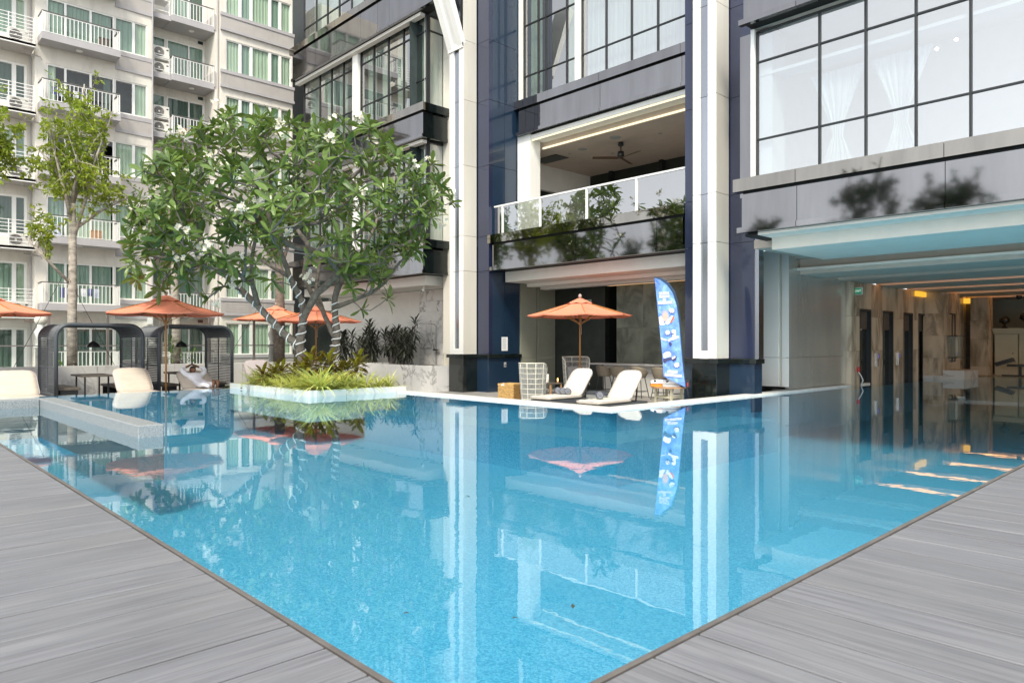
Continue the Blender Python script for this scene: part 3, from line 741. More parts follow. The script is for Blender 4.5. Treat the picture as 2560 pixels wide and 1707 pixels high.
# back of the hall
MB().box(-8.8, 6, 36.2, 36.4, -0.9, 3.5).build('back_wall', 'olive_panel', HT)
MB().box(-8.8, -8.46, 33.5, 36.2, -0.9, 3.5).build('side_wall', 'marble_grey', HT)
MB().box(6.0, 6.3, 27, 36.4, -1.1, 3.6).build('side_wall', 'olive_panel', HT)  # unseen, added to hold daylight out of the hall; short so steel mirrors sky
for za, zb in ((-0.2, 0.35), (0.355, 1.45), (1.455, 2.2), (2.205, 3.13)):
    MB().box(-8.16, -7.56, 33.4, 34.2, za, zb).build('marble_slab', 'marble_grey', HT)
MB().box(-8.5, -8.17, 34.0, 34.4, -0.5, 2.9).build('recess_panel', 'wood_dark', HT)
MB().box(-8.45, -8.17, 33.6, 33.95, 2.92, 3.12).build('cove_light', 'led_gold', HT)
MB().box(-8.44, -8.36, 27.6, 28.6, 2.95, 3.12).build('cove_light', 'led_gold', HT)
MB().box(-7.9, 6, 31.6, 36.2, -0.9, 0.0).build('hall_floor', 'marble_dim', HT)
cb_ = thing('cream_cabinet', (-3.5, 34.6, 0), 'tall cream panelled cabinet with moulded cornice at the back of the pool hall', 'cabinet')
x = -7.5
for i in range(8):
    MB().bbox(x, x + 0.78, 34.2 + (0.12 if i % 2 else 0), 35, 0.0, 1.66, 0.01).build('cabinet_door', 'cream_cabinet', cb_)
    MB().lathe([(0.0, 0), (0.025, 0.01), (0.03, 0.03), (0, 0.05)], 8, (x + 0.62, 34.17, 0.85)).build('knob', 'black_metal', cb_); x += 0.8
MB().box(-7.52, -1.0, 34.05, 35, 1.665, 1.75).box(-7.54, -1.0, 34.0, 35, 1.752, 1.83).box(-7.55, -1, 33.95, 35, 1.832, 1.88).build('cornice', 'cream_cabinet', cb_)
for i, (vx, h, r) in enumerate(((-7.2, 0.5, 0.2), (-6.45, 0.7, 0.26), (-6.0, 0.42, 0.2), (-5.2, 0.5, 0.22))):
    v_ = thing('ornament', (vx, 34.4, 1.882), ['dark metal urn with handles on the cream cabinet, leftmost', 'tallest dark ornament on the cream cabinet', 'small dark round ornament beside the tallest one', 'dark ornament farthest right on the cream cabinet'][i], 'ornament')
    MB().lathe([(0.1, 0), (0.12, 0.03), (0.04, 0.1), (0.05, h * 0.35), (r, h * 0.55), (r * 0.9, h * 0.8), (0.05, h * 0.95), (0.02, h)], 12, (vx, 34.4, 1.882)).build('body', 'cctv_black', v_, smooth=True)
gy = thing('exercise_bench', (-5.6, 33.2, 0), 'black padded exercise bench in front of the cream cabinet', 'gym bench')
MB().obox((-6.9, 33.0, 0.55), (0.28, 0, 0.1), (0, 0.2, 0), (-0.03, 0, 0.07)).build('back_pad', 'cctv_black', gy)
MB().bbox(-6.8, -6.1, 32.8, 33.2, 0.38, 0.47, 0.02).bbox(-5.95, -4.6, 32.8, 33.2, 0.36, 0.56, 0.03).build('seat_pad', 'cctv_black', gy)
MB().bar((-6.4, 33, 0), (-6.4, 33, 0.38), 0.07).bar((-5.0, 33, 0), (-5.0, 33, 0.38), 0.07).bar((-7.0, 33, 0.03), (-4.6, 33, 0.03), 0.06).build('frame', 'black_metal', gy)
def exit_sign(p, pl_k, label, w=0.42, h=0.26):
    e = thing('exit_sign', p, label, 'sign', 'exit signs')
    pl = Pl(pl_k, p[0] if pl_k == 'x' else p[1]); a = p[1] if pl_k == 'x' else p[0]
    m2 = MB(); pl.box(m2, a - w/2, a + w/2, -0.05, 0, p[2], p[2] + h); m2.build('case', 'white_plastic', e)
    m2 = MB(); pl.box(m2, a - w/2 + 0.02, a + w/2 - 0.02, 0.001, 0.004, p[2] + 0.02, p[2] + h - 0.02); m2.build('face', 'exit_green', e)
    me = text_mesh('EXIT', h * 0.42)
    o = bpy.data.objects.new('lettering', me); COL.objects.link(o); me.materials.append(MATS['exit_white']); o.parent = e
    off = Vector(pl.p(a + w * 0.12, 0.007, p[2] + h/2)) - Vector(p); o.location = off
    o.rotation_euler = (RAD(90), 0, RAD(90) if pl_k == 'x' else 0)
    m2 = MB()   # running figure
    s_ = h; cx = a - w * 0.30
    for (u0, v0, u1, v1) in ((0.0, 0.45, 0.06, 0.68), (0.0, 0.45, 0.12, 0.28), (0.12, 0.28, 0.1, 0.14), (0, 0.45, -0.1, 0.3), (-0.1, 0.3, -0.2, 0.28), (0.05, 0.64, 0.17, 0.55), (0.05, 0.64, -0.08, 0.56)):
        q = Vector(pl.p(cx + u0 * s_, 0.006, p[2] + v0 * s_)); r = Vector(pl.p(cx + u1 * s_, 0.006, p[2] + v1 * s_)); m2.bar(q, r, 0.02)
    q = pl.p(cx + 0.08 * s_, 0.006, p[2] + 0.77 * s_); m2.lathe([(0.0, -0.02), (0.022, 0), (0.0, 0.02)], 8, q)
    m2.build('running_figure', 'exit_white', e)
exit_sign((-8.42, 22.3, 2.74), 'y', 'green exit sign hanging under the ceiling of the covered pool hall', 0.34, 0.22)
lf = thing('life_rope', (-8.4, 22.5, 0), 'red handled white safety rope hanging at the end of the steel wall', 'rope')
MB().tube([(-8.42, 22.45, 0.42), (-8.36, 22.5, 0.3), (-8.32, 22.55, 0.16), (-8.36, 22.5, 0.02)], 0.014, 6).build('rope', 'rope_white', lf, smooth=True)
MB().tube([(-8.42, 22.45, 0.42), (-8.42, 22.44, 0.56)], 0.05, 8).build('handle', 'red_plastic', lf)
# ---- bay 2 (middle)
fascia(-18.25, -10.49, 16.3, 3.77, (-17.7, -14.37, -11.42), back=0.9)
fascia(-18.2, -10.49, 17.5, 8.60, (-17.3, -14.4, -11.4), ms='panel_grey', back=0.5)
fl = MB().box(-19.2, -8.9, 16.5, 23, 4.70, 4.95).build('terrace_slab', 'deck_low', HT)
ra = MB()
for xx in (-17.79, -16.01, -14.05, -12.2, -10.55): ra.box(xx - 0.03, xx + 0.03, 16.42, 16.48, 4.98, 5.94)
ra.box(-18.2, -10.5, 16.415, 16.485, 5.94, 5.99)
ra = ra.build('railing', 'white_strip', HT)
for a, b in zip((-18.2, -17.76, -15.98, -14.02, -12.17), (-17.82, -16.04, -14.08, -12.23, -10.58)):
    MB().quad((a, 16.45, 5.0), (b, 16.45, 5.0), (b, 16.45, 5.935), (a, 16.45, 5.935)).build('pane', 'glass_rail', ra)
MB().box(-18.26, -17.62, 17.60, 18.1, 4.95, 8.6).build('white_post', 'white_strip', HT)
# terrace interior
mb = MB(); mb.quad((-19.15,22.6,4.95),(-9,22.6,4.95),(-9,22.6,8.6),(-19.15,22.6,8.6)); mb.build('terrace_back_wall', 'dark_wall', HT)
tw = wall(Pl('x', -19.12), 17.9, 22.6, 4.95, 8.6, [(18.6, 20.9, 4.95, 7.2)], 0.2).build('terrace_side_wall', 'soffit_white', HT)
MB().box(-19.4, -19.3, 18.5, 21, 4.95, 7.3).build('dark_door', 'dark_wall', HT)
MB().box(-19.1, -9, 18.25, 22.6, 8.16, 8.5).build('terrace_ceiling', 'ceiling_grey', HT)
MB().box(-17.6, -9, 17.62, 18.245, 8.40, 8.55).build('cove', 'soffit_white', HT)
MB().box(-17.6, -9, 17.66, 17.70, 8.36, 8.398).build('light_strip', 'led_pale', HT)
MB().box(-17.6, -9, 18.20, 18.244, 8.17, 8.22).build('light_strip', 'led_pale', HT)
for xx in (-18, -15.6, -13.6, -11.6): MB().box(xx, xx + 0.15, 22.4, 22.58, 4.95, 8.15).build('dark_post', 'black_gap', HT)
for (qx, qy, r) in ((-16.6, 19.2, 0.16), (-14.9, 18.9, 0.2), (-13.6, 19.6, 0.07), (-16.2, 20.4, 0.06), (-12.8, 20, 0.06), (-17.3, 19.3, 0.06)):
    MB().lathe([(r, 8.15), (r, 8.159)], 16, (qx, qy, 0)).build('ceiling_speaker', 'fabric_grey', HT)
MB().box(-18.9, -17.7, 19.0, 19.7, 8.14, 8.158).build('ceiling_grille', 'dark_wall', HT)
fn = thing('ceiling_fan', (-15.13, 19.5, 7.5), 'dark three blade ceiling fan under the terrace ceiling', 'fan')
MB().lathe([(0.09, 8.155), (0.10, 8.05), (0.02, 8.0), (0.02, 7.86), (0.11, 7.84), (0.12, 7.66), (0.05, 7.60)], 16, (-15.13, 19.5, 0)).build('motor', 'cctv_black', fn, smooth=True)
for k in range(3):
    a = RAD(226.5 + 120 * k); u = Vector((cos(a), sin(a), 0)); v = Vector((-sin(a), cos(a), 0.25)).normalized()
    MB().obox(Vector((-15.13, 19.5, 7.63)) + u * 0.52, u * 0.45, v * 0.075, u.cross(v) * 0.008).build('blade', 'fan_wood', fn)
# upper window of bay 2
pl2 = Pl('y', 17.75)
window(pl2, -18.15, -15.56, 9.8, 16.5, HT, cuts=(-17.43, -17.05, -16.09), hcuts=(10.76, 12.57, 14.6), fw=0.04, mw=0.045, frame='black_metal', gl='glass_hotel', cur='curtain_white', curparts=[(-18.05, -17.5, 'curtain_white'), (-16.25, -15.65, 'curtain_white')], curd=-0.35)
MB().box(-18.27, -18.155, 17.66, 17.9, 9.8, 16.5).build('white_post', 'soffit_white', HT)
MB().box(-15.55, -15.43, 17.60, 17.9, 9.8, 16.5).build('white_post', 'white_strip', HT)
window(pl2, -15.42, -10.49, 9.8, 16.5, HT, cuts=(-14.4, -13.4, -12.43, -11.46), hcuts=(10.76, 12.57, 14.6), fw=0.03, mw=0.045, frame='black_metal', gl='glass_bay', cur='curtain_white', curd=-0.3)
# ground floor of bay 2: soffit, side wall, bar wall
MB().box(-18.2, -10.46, 16.95, 17.35, 3.41, 3.765).build('soffit_beam', 'soffit_white', HT)
MB().box(-18.2, -9.8, 17.353, 23, 3.41, 3.6).build('ceiling', 'soffit_white', HT)
for i, yy in enumerate((18.0, 18.7)): MB().box(-18.2, -10.46, yy, yy + 0.35, 3.30 - i*0.06, 3.408).build('ceiling_beam', 'soffit_white', HT)
for a, b in ((17.76, 18.55), (18.6, 18.72), (18.74, 19.55)):
    for za, zb in ((DECK, 0.75), (0.757, 3.4)):
        MB().box(-18.4, -18.25, a, b, za, zb).build('olive_panel', 'olive_panel', HT)
MB().box(-18.4, -15.9, 19.6, 19.8, DECK, 3.4).build('back_wall', 'dark_wall', HT)
MB().box(-15.95, -15.25, 20.6, 20.8, DECK, 3.4).build('door_recess', 'black_gap', HT)
MB().box(-16.02, -15.9, 19.81, 20.9, DECK, 3.4).box(-15.34, -15.25, 19.71, 20.6, DECK, 3.4).build('door_reveal', 'black_gap', HT)
MB().box(-15.9, -9.8, 20.85, 21.0, DECK, 3.4).build('back_wall', 'dark_wall', HT)
# herringbone marble slabs behind the bar
x = -15.35
k = 0
while x < -10.0:
    for j, (za, zb) in enumerate(((DECK, 1.8), (1.806, 3.3))):
        MB().box(x, x + 1.11, 19.55, 19.7, za, zb).build('marble_slab', 'marble_chevA' if (k + j) % 2 else 'marble_chevB', HT)
    x += 1.116; k += 1
MB().box(-15.6, -9.8, 19.35, 19.5, 3.26, 3.30).build('light_strip', 'led_dim', HT)
exit_sign((-16.72, 19.55, 2.60), 'y', 'green exit sign above the dark doorway of the poolside bar', 0.4, 0.24)
# ---- bay 1 (left)
fascia(-30.5, -20.47, 15.08, 3.77, (-28.5, -26.4, -24.4, -22.4), side=16.4)
fascia(-30.5, -20.47, 15.08, 8.60, (-28.5, -26.4, -24.4, -22.35), side=16.4)
fascia(-30.5, -19.65, 15.08, 13.18, (-30.0, -28.3, -26.5, -24.6, -23.4, -22.6), hp=1.03)
pl1 = Pl('y', 15.45); pl1s = Pl('x', -20.70)
for (z0, z1, hc) in ((9.8, 13.16, (10.88, 12.6)), (4.99, 8.58, (6.0, 7.8))):
    window(pl1, -30.16, -25.72, z0, z1, HT, cuts=(-28.67, -27.65, -26.65), hcuts=hc, fw=0.04, mw=0.05, frame='black_metal', gl='glass_hotel', cur='curtain_white', curd=-0.3,
           curparts=[(-30.0, -29.0, 'curtain_white'), (-28.4, -27.75, 'curtain_white'), (-27.4, -26.75, 'curtain_white'), (-26.4, -25.8, 'curtain_white')], back=-1.6)
    MB().box(-25.70, -25.31, 15.36, 15.6, z0, z1).build('white_post', 'white_strip', HT)
    window(pl1, -25.29, -20.70, z0, z1, HT, cuts=(-24.31, -23.29, -22.27), hcuts=hc, fw=0.04, mw=0.05, frame='black_metal', gl='glass_hotel', cur='curtain_white', curd=-0.3,
           curparts=[(-25.1, -24.45, 'curtain_white'), (-24.1, -23.45, 'curtain_white'), (-23.0, -22.4, 'curtain_white'), (-21.6, -20.8, 'curtain_white')], back=-1.6)
    window(pl1s, 15.45, 16.39, z0, z1, HT, hcuts=(hc[1],), fw=0.04, mw=0.05, frame='black_metal', gl='glass_hotel', cur='curtain_white', curd=-0.22)
window(Pl('y', 15.45), -30.16, -22, 14.75, 17.4, HT, cuts=(-29, -28, -27, -26, -25, -24), hcuts=(15.6,), fw=0.04, frame='black_metal', gl='glass_hotel', cur='curtain_white', curparts=[(-29.6, -27.2, 'curtain_white'), (-26.4, -24.2, 'curtain_white')], curd=-0.3, back=-1.6)
MB().box(-30.4, -20.8, 15.2, 15.42, 13.05, 13.165).build('soffit_trim', 'soffit_white', HT)
MB().box(-30.4, -20.7, 15.2, 15.42, 8.47, 8.585).build('soffit_trim', 'soffit_white', HT)
MB().box(-30.2, -20.95, 16.45, 18.6, 4.0, 17.4).build('bay_core', 'dark_wall', HT)
MB().box(-30.3, -21.02, 15.6, 17.1, 3.41, 3.76).build('soffit_beam', 'soffit_white', HT)
MB().box(-30.3, -22.0, 17.2, 17.4, DECK, 3.405).build('cream_wall', 'soffit_white', HT)
MB().box(-22.0, -20.2, 17.25, 17.4, DECK, 3.9).build('pilaster_back', 'panel_silver', HT)
for j in range(9):
    za = -0.4 + j * 0.42
    x = -23.5 + (0.35 if j % 2 else 0.0)
    cuts = [-23.5] + ([-23.1, -22.35] if j % 2 else [-22.75]) + [-21.98]
    for a, b in zip(cuts[:-1], cuts[1:]):
        MB().box(a + 0.003, b - 0.003, 17.14, 17.195, za + 0.003, za + 0.417).build('wall_tile', 'marble_white', HT)
# rear block in the gap between the two buildings
MB().box(-44, -30.6, 20.0, 24, DECK, 24).build('rear_block', 'dark_wall', HT)
MB().box(-33, -30.55, 18.5, 24, DECK, 24).build('rear_block', 'dark_wall', HT)
for k in range(6):
    z = 3.0 + 2.95 * k
    MB().box(-36.2, -30.62, 18.9, 19.98, z, z + 0.5).build('rear_ledge', 'apt_grey', HT)
    m2 = MB()
    for xx in (-36.1, -35.0, -34.0, -33.0, -32.0): m2.box(xx, xx + 0.05, 18.9, 18.95, z + 0.5, z + 1.45)
    for zz in (0.75, 1.0, 1.25, 1.45): m2.box(-36.1, -31.0, 18.92, 18.96, z + zz, z + zz + 0.035)
    m2.build('rear_railing', 'steel_post', HT)
# ================================================================== apartment block (left)
AP = thing('apartment_building', (-37, 11, DECK), 'pale grey apartment block with white balconies and green curtains behind the terrace', 'building')
FL = [0.10, 3.01, 5.93, 8.84, 11.75, 14.66, 17.57]      # slab tops
GC = ['curtain_green', 'curtain_teal', 'curtain_teal', 'curtain_green']
FLN = ['ground floor', 'first floor', 'second floor', 'third floor', 'fourth floor', 'fifth floor', 'top floor in view']
p0 = Pl('x', -37.7); p1 = Pl('x', -36.9); p2 = Pl('x', -38.3); p3 = Pl('x', -36.6)
ZB, ZT = DECK, 20.6
ops0, ops1, ops2, ops3 = [], [], [], []
for z in FL:
    ops0.append((4.85, 6.12, z + 0.05, z + 1.86)); ops1.append((6.72, 9.42, z + 0.02, z + 1.88)); ops1.append((9.44, 10.84, z + 0.34, z + 1.88))
    ops2.append((12.18, 14.02, z + 0.02, z + 2.08)); ops2.append((11.35, 12.12, z + 1.2, z + 2.08)); ops3.append((14.50, 18.06, z + 0.6, z + 2.22))
wall(p0, 4.55, 6.3, ZB, ZT, ops0).build('wall', 'apt_wall', AP)
wall(p1, 6.3, 11.12, ZB, ZT, ops1).build('wall', 'apt_wall', AP)
wall(p2, 11.12, 14.2, ZB, ZT, ops2).build('wall', 'apt_wall', AP)
wall(p3, 14.24, 18.14, ZB, ZT, ops3).build('wall', 'apt_wall', AP)
mb = MB()                                                            # returns between the planes
mb.quad((-37.7,6.3,ZB),(-36.9,6.3,ZB),(-36.9,6.3,ZT),(-37.7,6.3,ZT)); mb.quad((-38.3,11.12,ZB),(-36.9,11.12,ZB),(-36.9,11.12,ZT),(-38.3,11.12,ZT))
mb.box(-38.3, -36.85, 14.06, 14.235, ZB, ZT); mb.quad((-36.85,14.24,ZB),(-36.6,14.24,ZB),(-36.6,14.24,ZT),(-36.85,14.24,ZT))
mb.quad((-36.6,18.14,ZB),(-42,18.14,ZB),(-42,18.14,ZT),(-36.6,18.14,ZT)); mb.quad((-37.7,4.55,ZB),(-46,4.55,ZB),(-46,4.55,ZT),(-37.7,4.55,ZT))
mb.box(-46, -38.9, 4.56, 18.1, ZB, ZT)
mb.build('wall', 'apt_wall', AP)
def railing(parent, pl, a0, a1, z, dfront, dback, ret0=True, ret1=True, bal=0.105):
    """white baluster railing with a dark handrail; each baluster a piece"""
    zt = z + 0.93
    m2 = MB(); pl.box(m2, a0 - 0.03, a1 + 0.03, dfront - 0.03, dfront + 0.03, zt - 0.035, zt)
    if ret0: pl.box(m2, a0 - 0.03, a0 + 0.03, dback, dfront - 0.031, zt - 0.035, zt)
    if ret1: pl.box(m2, a1 - 0.03, a1 + 0.03, dback, dfront - 0.031, zt - 0.035, zt)
    hr = m2.build('handrail', 'handrail', parent)
    m2 = MB(); pl.box(m2, a0, a1, dfront - 0.012, dfront + 0.012, zt - 0.09, zt - 0.065); pl.box(m2, a0, a1, dfront - 0.015, dfront + 0.015, z + 0.03, z + 0.055)
    for a in (a0, a1): pl.box(m2, a - 0.02, a + 0.02, dfront - 0.02, dfront + 0.02, z, zt - 0.036)
    if ret0: pl.box(m2, a0 - 0.012, a0 + 0.012, dback, dfront, z + 0.03, z + 0.055)
    if ret1: pl.box(m2, a1 - 0.012, a1 + 0.012, dback, dfront, z + 0.03, z + 0.055)
    m2.build('rail', 'white_paint', parent)
    n = int((a1 - a0) / 0.15)
    m3 = MB(); pl.box(m3, -0.0085, 0.0085, -0.0085, 0.0085, 0.056, 0.84)
    # baluster mesh is shared: built at the origin of the plane then moved
    pos = [(a0 + (a1 - a0) * (i + 0.5) / n, dfront) for i in range(n)]
    m_ = int((dfront - dback) / 0.12)
    for f_, a in ((ret0, a0), (ret1, a1)):
        if f_: pos += [(a, dback + (dfront - dback) * (i + 0.5) / m_) for i in range(m_)]
    for (a, d) in pos:
        o = bpy.data.objects.new('baluster', BAL); COL.objects.link(o); o.parent = parent
        o.location = Vector(pl.p(a, d, z)) - ORG[parent.as_pointer()]
bm_ = MB().box(-0.013, 0.013, -0.013, 0.013, 0.05, 0.85).build('baluster', 'white_paint'); BAL = bm_.data; bpy.data.objects.remove(bm_)
# air conditioner prototype
acp = thing('air_conditioner', (0, 0, -50), 'x', 'air conditioner')
MB().bbox(-0.28, 0, -0.38, 0.38, 0, 0.56, 0.02).build('body', 'ac_body', acp, world=False)
m2 = MB(); m2.lathe([(0.225, 0), (0.23, 0.012), (0.02, 0.014)], 20); m2.v = [(z_ + 0.001, x_ - 0.1, y_ + 0.28) for x_, y_, z_ in m2.v]; fo = m2.build('fan_opening', 'ac_fan', acp, world=False)
m2 = MB()
for k in range(5):
    r = 0.05 + 0.04 * k; m2.tube([(0.018, -0.1 + r * cos(t_ * pi / 8), 0.28 + r * sin(t_ * pi / 8)) for t_ in range(17)], 0.004, 4, False)
m2.lathe([(0.05, 0), (0.045, 0.02)], 10); n_ = 2 * 10
m2.v[-n_:] = [(z_ + 0.012, x_ - 0.1, y_ + 0.28) for x_, y_, z_ in m2.v[-n_:]]
m2.build('fan_guard', 'ac_body', acp, world=False)
MB().box(0.001, 0.006, 0.24, 0.33, 0.40, 0.46).build('badge', 'cctv_black', acp, world=False)
def ac(x, y, z, label):
    clone(acp, (x, y, z), 0, label, 'air conditioners on the apartment ledges')
for i, z in enumerate(FL):
    top = (i == len(FL) - 1); gr = (i == 0)
    # ---- S0 : windows and ledge with horizontal bars
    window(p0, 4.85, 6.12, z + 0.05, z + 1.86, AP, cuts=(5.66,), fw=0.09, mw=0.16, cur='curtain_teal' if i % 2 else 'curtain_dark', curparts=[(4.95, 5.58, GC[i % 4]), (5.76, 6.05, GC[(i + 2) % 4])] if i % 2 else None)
    if not gr:
        lb = MB().box(-37.69, -36.35, 4.4, 6.24, z - 0.62, z - 0.52).build('service_ledge', 'apt_grey', AP)
        m2 = MB()
        for k in range(8): m2.box(-36.40, -36.375, 4.4, 6.18, z - 0.48 + k * 0.15, z - 0.455 + k * 0.15)
        for yy in (4.42, 5.25, 6.15): m2.box(-36.41, -36.37, yy, yy + 0.035, z - 0.52, z + 0.61)
        m2.build('bar_guard', 'white_paint', lb)
        MB().box(-36.43, -36.35, 4.38, 6.23, z - 0.66, z - 0.523).build('edge_beam', 'white_paint', lb)
        MB().tube([(-36.9, 5.9, z - 0.66), (-36.9, 5.9, z - 0.78), (-36.9, 6.5, z - 0.83), (-36.9, 6.55, z - 0.95)], 0.03, 8).build('drain_pipe', 'apt_grey', lb)
        ac(-36.6, 5.65, z - 0.51, 'white air conditioner behind the barred ledge at far left, ' + FLN[i])
    # ---- S1 : balcony
    cs = [(6.8, 7.4, GC[i % 4]), (7.5, 8.42, GC[(i + 1) % 4]), (8.45, 9.3, GC[(i + 1) % 4])]
    if i == 4: cs = [(6.8, 7.1, 'curtain_green'), (9.0, 9.3, 'curtain_dark')]
    if i == 3: cs = [(7.5, 8.3, 'curtain_teal')]
    if i == 0: cs = [(6.8, 9.3, 'curtain_dark')]
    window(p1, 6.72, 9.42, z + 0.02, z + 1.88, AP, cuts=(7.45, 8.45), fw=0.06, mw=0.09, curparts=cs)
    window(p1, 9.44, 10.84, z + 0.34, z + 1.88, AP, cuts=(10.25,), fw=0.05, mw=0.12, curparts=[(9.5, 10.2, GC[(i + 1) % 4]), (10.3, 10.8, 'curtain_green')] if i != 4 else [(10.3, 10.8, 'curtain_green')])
    if i > 0:
        b = MB().box(-36.898, -36.0, 6.38, 9.45, z - 0.30, z).build('balcony', 'apt_ledge', AP)
        MB().lathe([(0.13, -0.33), (0.14, -0.302)], 14, (-36.45, 7.9, z)).build('ceiling_light', 'white_plastic', b)
        railing(b, p1, 6.42, 9.41, z, 0.86, 0.02)
    else:
        b = MB().box(-36.898, -36.0, 6.38, 9.45, z - 0.30, z).build('balcony', 'apt_ledge', AP); railing(b, p1, 6.42, 9.41, z - 0.05, 0.86, 0.02)
    # grey band right of the balcony
    MB().box(-36.895, -36.84, 9.452, 11.11, z + 0.11, z + 0.31).build('sill', 'apt_ledge', AP)
    MB().box(-36.895, -36.86, 9.452, 11.11, z - 0.43, z + 0.108).build('band', 'apt_grey', AP)
    MB().box(-36.895, -36.83, 9.452, 11.11, z - 0.58, z - 0.432).build('sill', 'apt_ledge', AP)
    # ---- S2 : recessed balcony and service ledge
    window(p2, 12.18, 14.02, z + 0.02, z + 2.08, AP, cuts=(13.27,), fw=0.06, mw=0.06, curparts=[(12.25, 13.25, 'curtain_teal' if i != 4 else 'curtain_dark'), (13.3, 13.98, 'curtain_teal' if i % 2 else 'curtain_dark')])
    window(p2, 11.35, 12.12, z + 1.2, z + 2.08, AP, fw=0.05, cur='curtain_teal')
    MB().box(-38.28, -38.26, 13.7, 13.95, z + 2.25, z + 2.4).build('vent_grille', 'room_dark', AP)
    b = MB().box(-38.29, -36.9, 11.97, 14.05, z - 0.42, z - 0.13).build('balcony', 'apt_ledge', AP)
    MB().lathe([(0.12, -0.45), (0.13, -0.422)], 14, (-37.5, 13.1, z)).build('ceiling_light', 'white_plastic', b)
    railing(b, p1, 12.02, 14.0, z - 0.13, 0.0 - 0.04, -1.2, True, False)
    lb = MB().box(-38.29, -37.1, 11.13, 11.965, z - 0.40, z - 0.16).build('service_ledge', 'apt_ledge', AP)
    m2 = MB()
    for yy in (11.2, 11.9): m2.box(-37.16, -37.13, yy, yy + 0.03, z - 0.16, z + 0.75)
    for zz in (0.0, 0.62, 0.73): m2.box(-37.155, -37.135, 11.2, 11.93, z + zz, z + zz + 0.03)
    m2.box(-37.9, -37.15, 11.2, 11.93, z + 0.55, z + 0.58)
    m2.build('unit_rack', 'white_paint', lb)
    if i >= 1 and not top:
        ac(-37.2, 11.57, z - 0.15, 'lower air conditioner of the pair beside the recessed balcony, ' + FLN[i])
        ac(-37.2, 11.57, z + 0.62, 'upper air conditioner of the pair beside the recessed balcony, ' + FLN[i])
    # ---- S3 : bay with wide windows
    cm = ['curtain_green', 'curtain_teal'][i % 2]
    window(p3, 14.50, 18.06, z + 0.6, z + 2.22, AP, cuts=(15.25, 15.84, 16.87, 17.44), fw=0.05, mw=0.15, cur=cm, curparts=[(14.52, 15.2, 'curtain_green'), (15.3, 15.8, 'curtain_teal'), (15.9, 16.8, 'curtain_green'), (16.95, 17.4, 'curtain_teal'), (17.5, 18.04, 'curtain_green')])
    MB().box(-36.598, -36.46, 14.2, 18.2, z + 0.43, z + 0.598).build('sill', 'apt_ledge', AP)
    MB().box(-36.598, -36.50, 14.22, 18.17, z - 0.16, z + 0.428).build('band', 'apt_grey', AP)
    MB().box(-36.598, -36.47, 14.2, 18.2, z - 0.30, z - 0.162).build('sill', 'apt_ledge', AP)
    MB().box(-38.2, -36.80, 14.0, 14.058, z - 0.30, z + 0.5).build('band', 'apt_grey', AP)
    if i in (4, 2, 1):
        for k in range(4): MB().box(-36.5, -36.488, 14.45, 17.95, z - 0.12 + k * 0.125, z - 0.005 + k * 0.125).build('siding_board', 'apt_grey', AP)
# laundry on two balconies
for (yy, z, lab) in ((7.2, 3.01, 'first floor balcony'), (6.9, 11.75, 'fourth floor balcony')):
    l_ = thing('laundry', (-36.3, yy, z + 0.2), 'dark and pale clothes hanging to dry on the ' + lab, 'laundry')
    MB().tube([(-36.3, yy - 0.2, z + 0.72), (-36.3, yy + 1.5, z + 0.72)], 0.006, 5).build('line', 'steel_post', l_)
    for k in range(6):
        a = yy - 0.1 + 0.27 * k; h = random.uniform(0.3, 0.5); m2 = MB()
        m2.add([(-36.29 + random.uniform(-.02,.02), a, z + 0.72), (-36.31, a + 0.2, z + 0.72), (-36.28, a + 0.19, z + 0.72 - h), (-36.32, a + 0.02, z + 0.72 - h * 0.95)], [(0,1,2,3)])
        m2.build('garment', ['cloth_blue', 'cloth_pale', 'hair', 'shirt'][k % 4], l_)
bpy.data.objects.remove(acp.children[0]) if False else None
for ch in list(acp.children):
    for g2 in list(ch.children): bpy.data.objects.remove(g2)
    bpy.data.objects.remove(ch)
bpy.data.objects.remove(acp)
# potted plants on a third floor balcony
for k in range(3):
    pp = thing('potted_plant', (-36.3, 8.0 + 0.4 * k, 8.84), ['leafy potted plant on the third floor balcony, left of three', 'middle potted plant on the third floor balcony', 'potted plant at the right end of the third floor balcony'][k], 'plant')
    MB().lathe([(0.09, 0), (0.13, 0.22), (0.11, 0.22), (0.10, 0.18)], 10, (-36.3, 8.0 + 0.4 * k, 8.84)).build('pot', 'orange_plastic' if k == 1 else 'wood_dark', pp)
    m2 = MB(); m2.tone = []
    for q in range(70):
        c = Vector((-36.3, 8.0 + 0.4 * k, 9.1)) + Vector((random.gauss(0, .1), random.gauss(0, .1), abs(random.gauss(0, .2)))); u = Vector((random.gauss(0,1), random.gauss(0,1), random.gauss(0,1))).normalized() * 0.06; v = u.orthogonal() * 0.6
        m2.add([c - u, c + v * .5, c + u, c - v * .5], [(0,1,2,3)]); m2.tone.append(random.random())
    m2.build('leaves', 'leaf_light', pp)

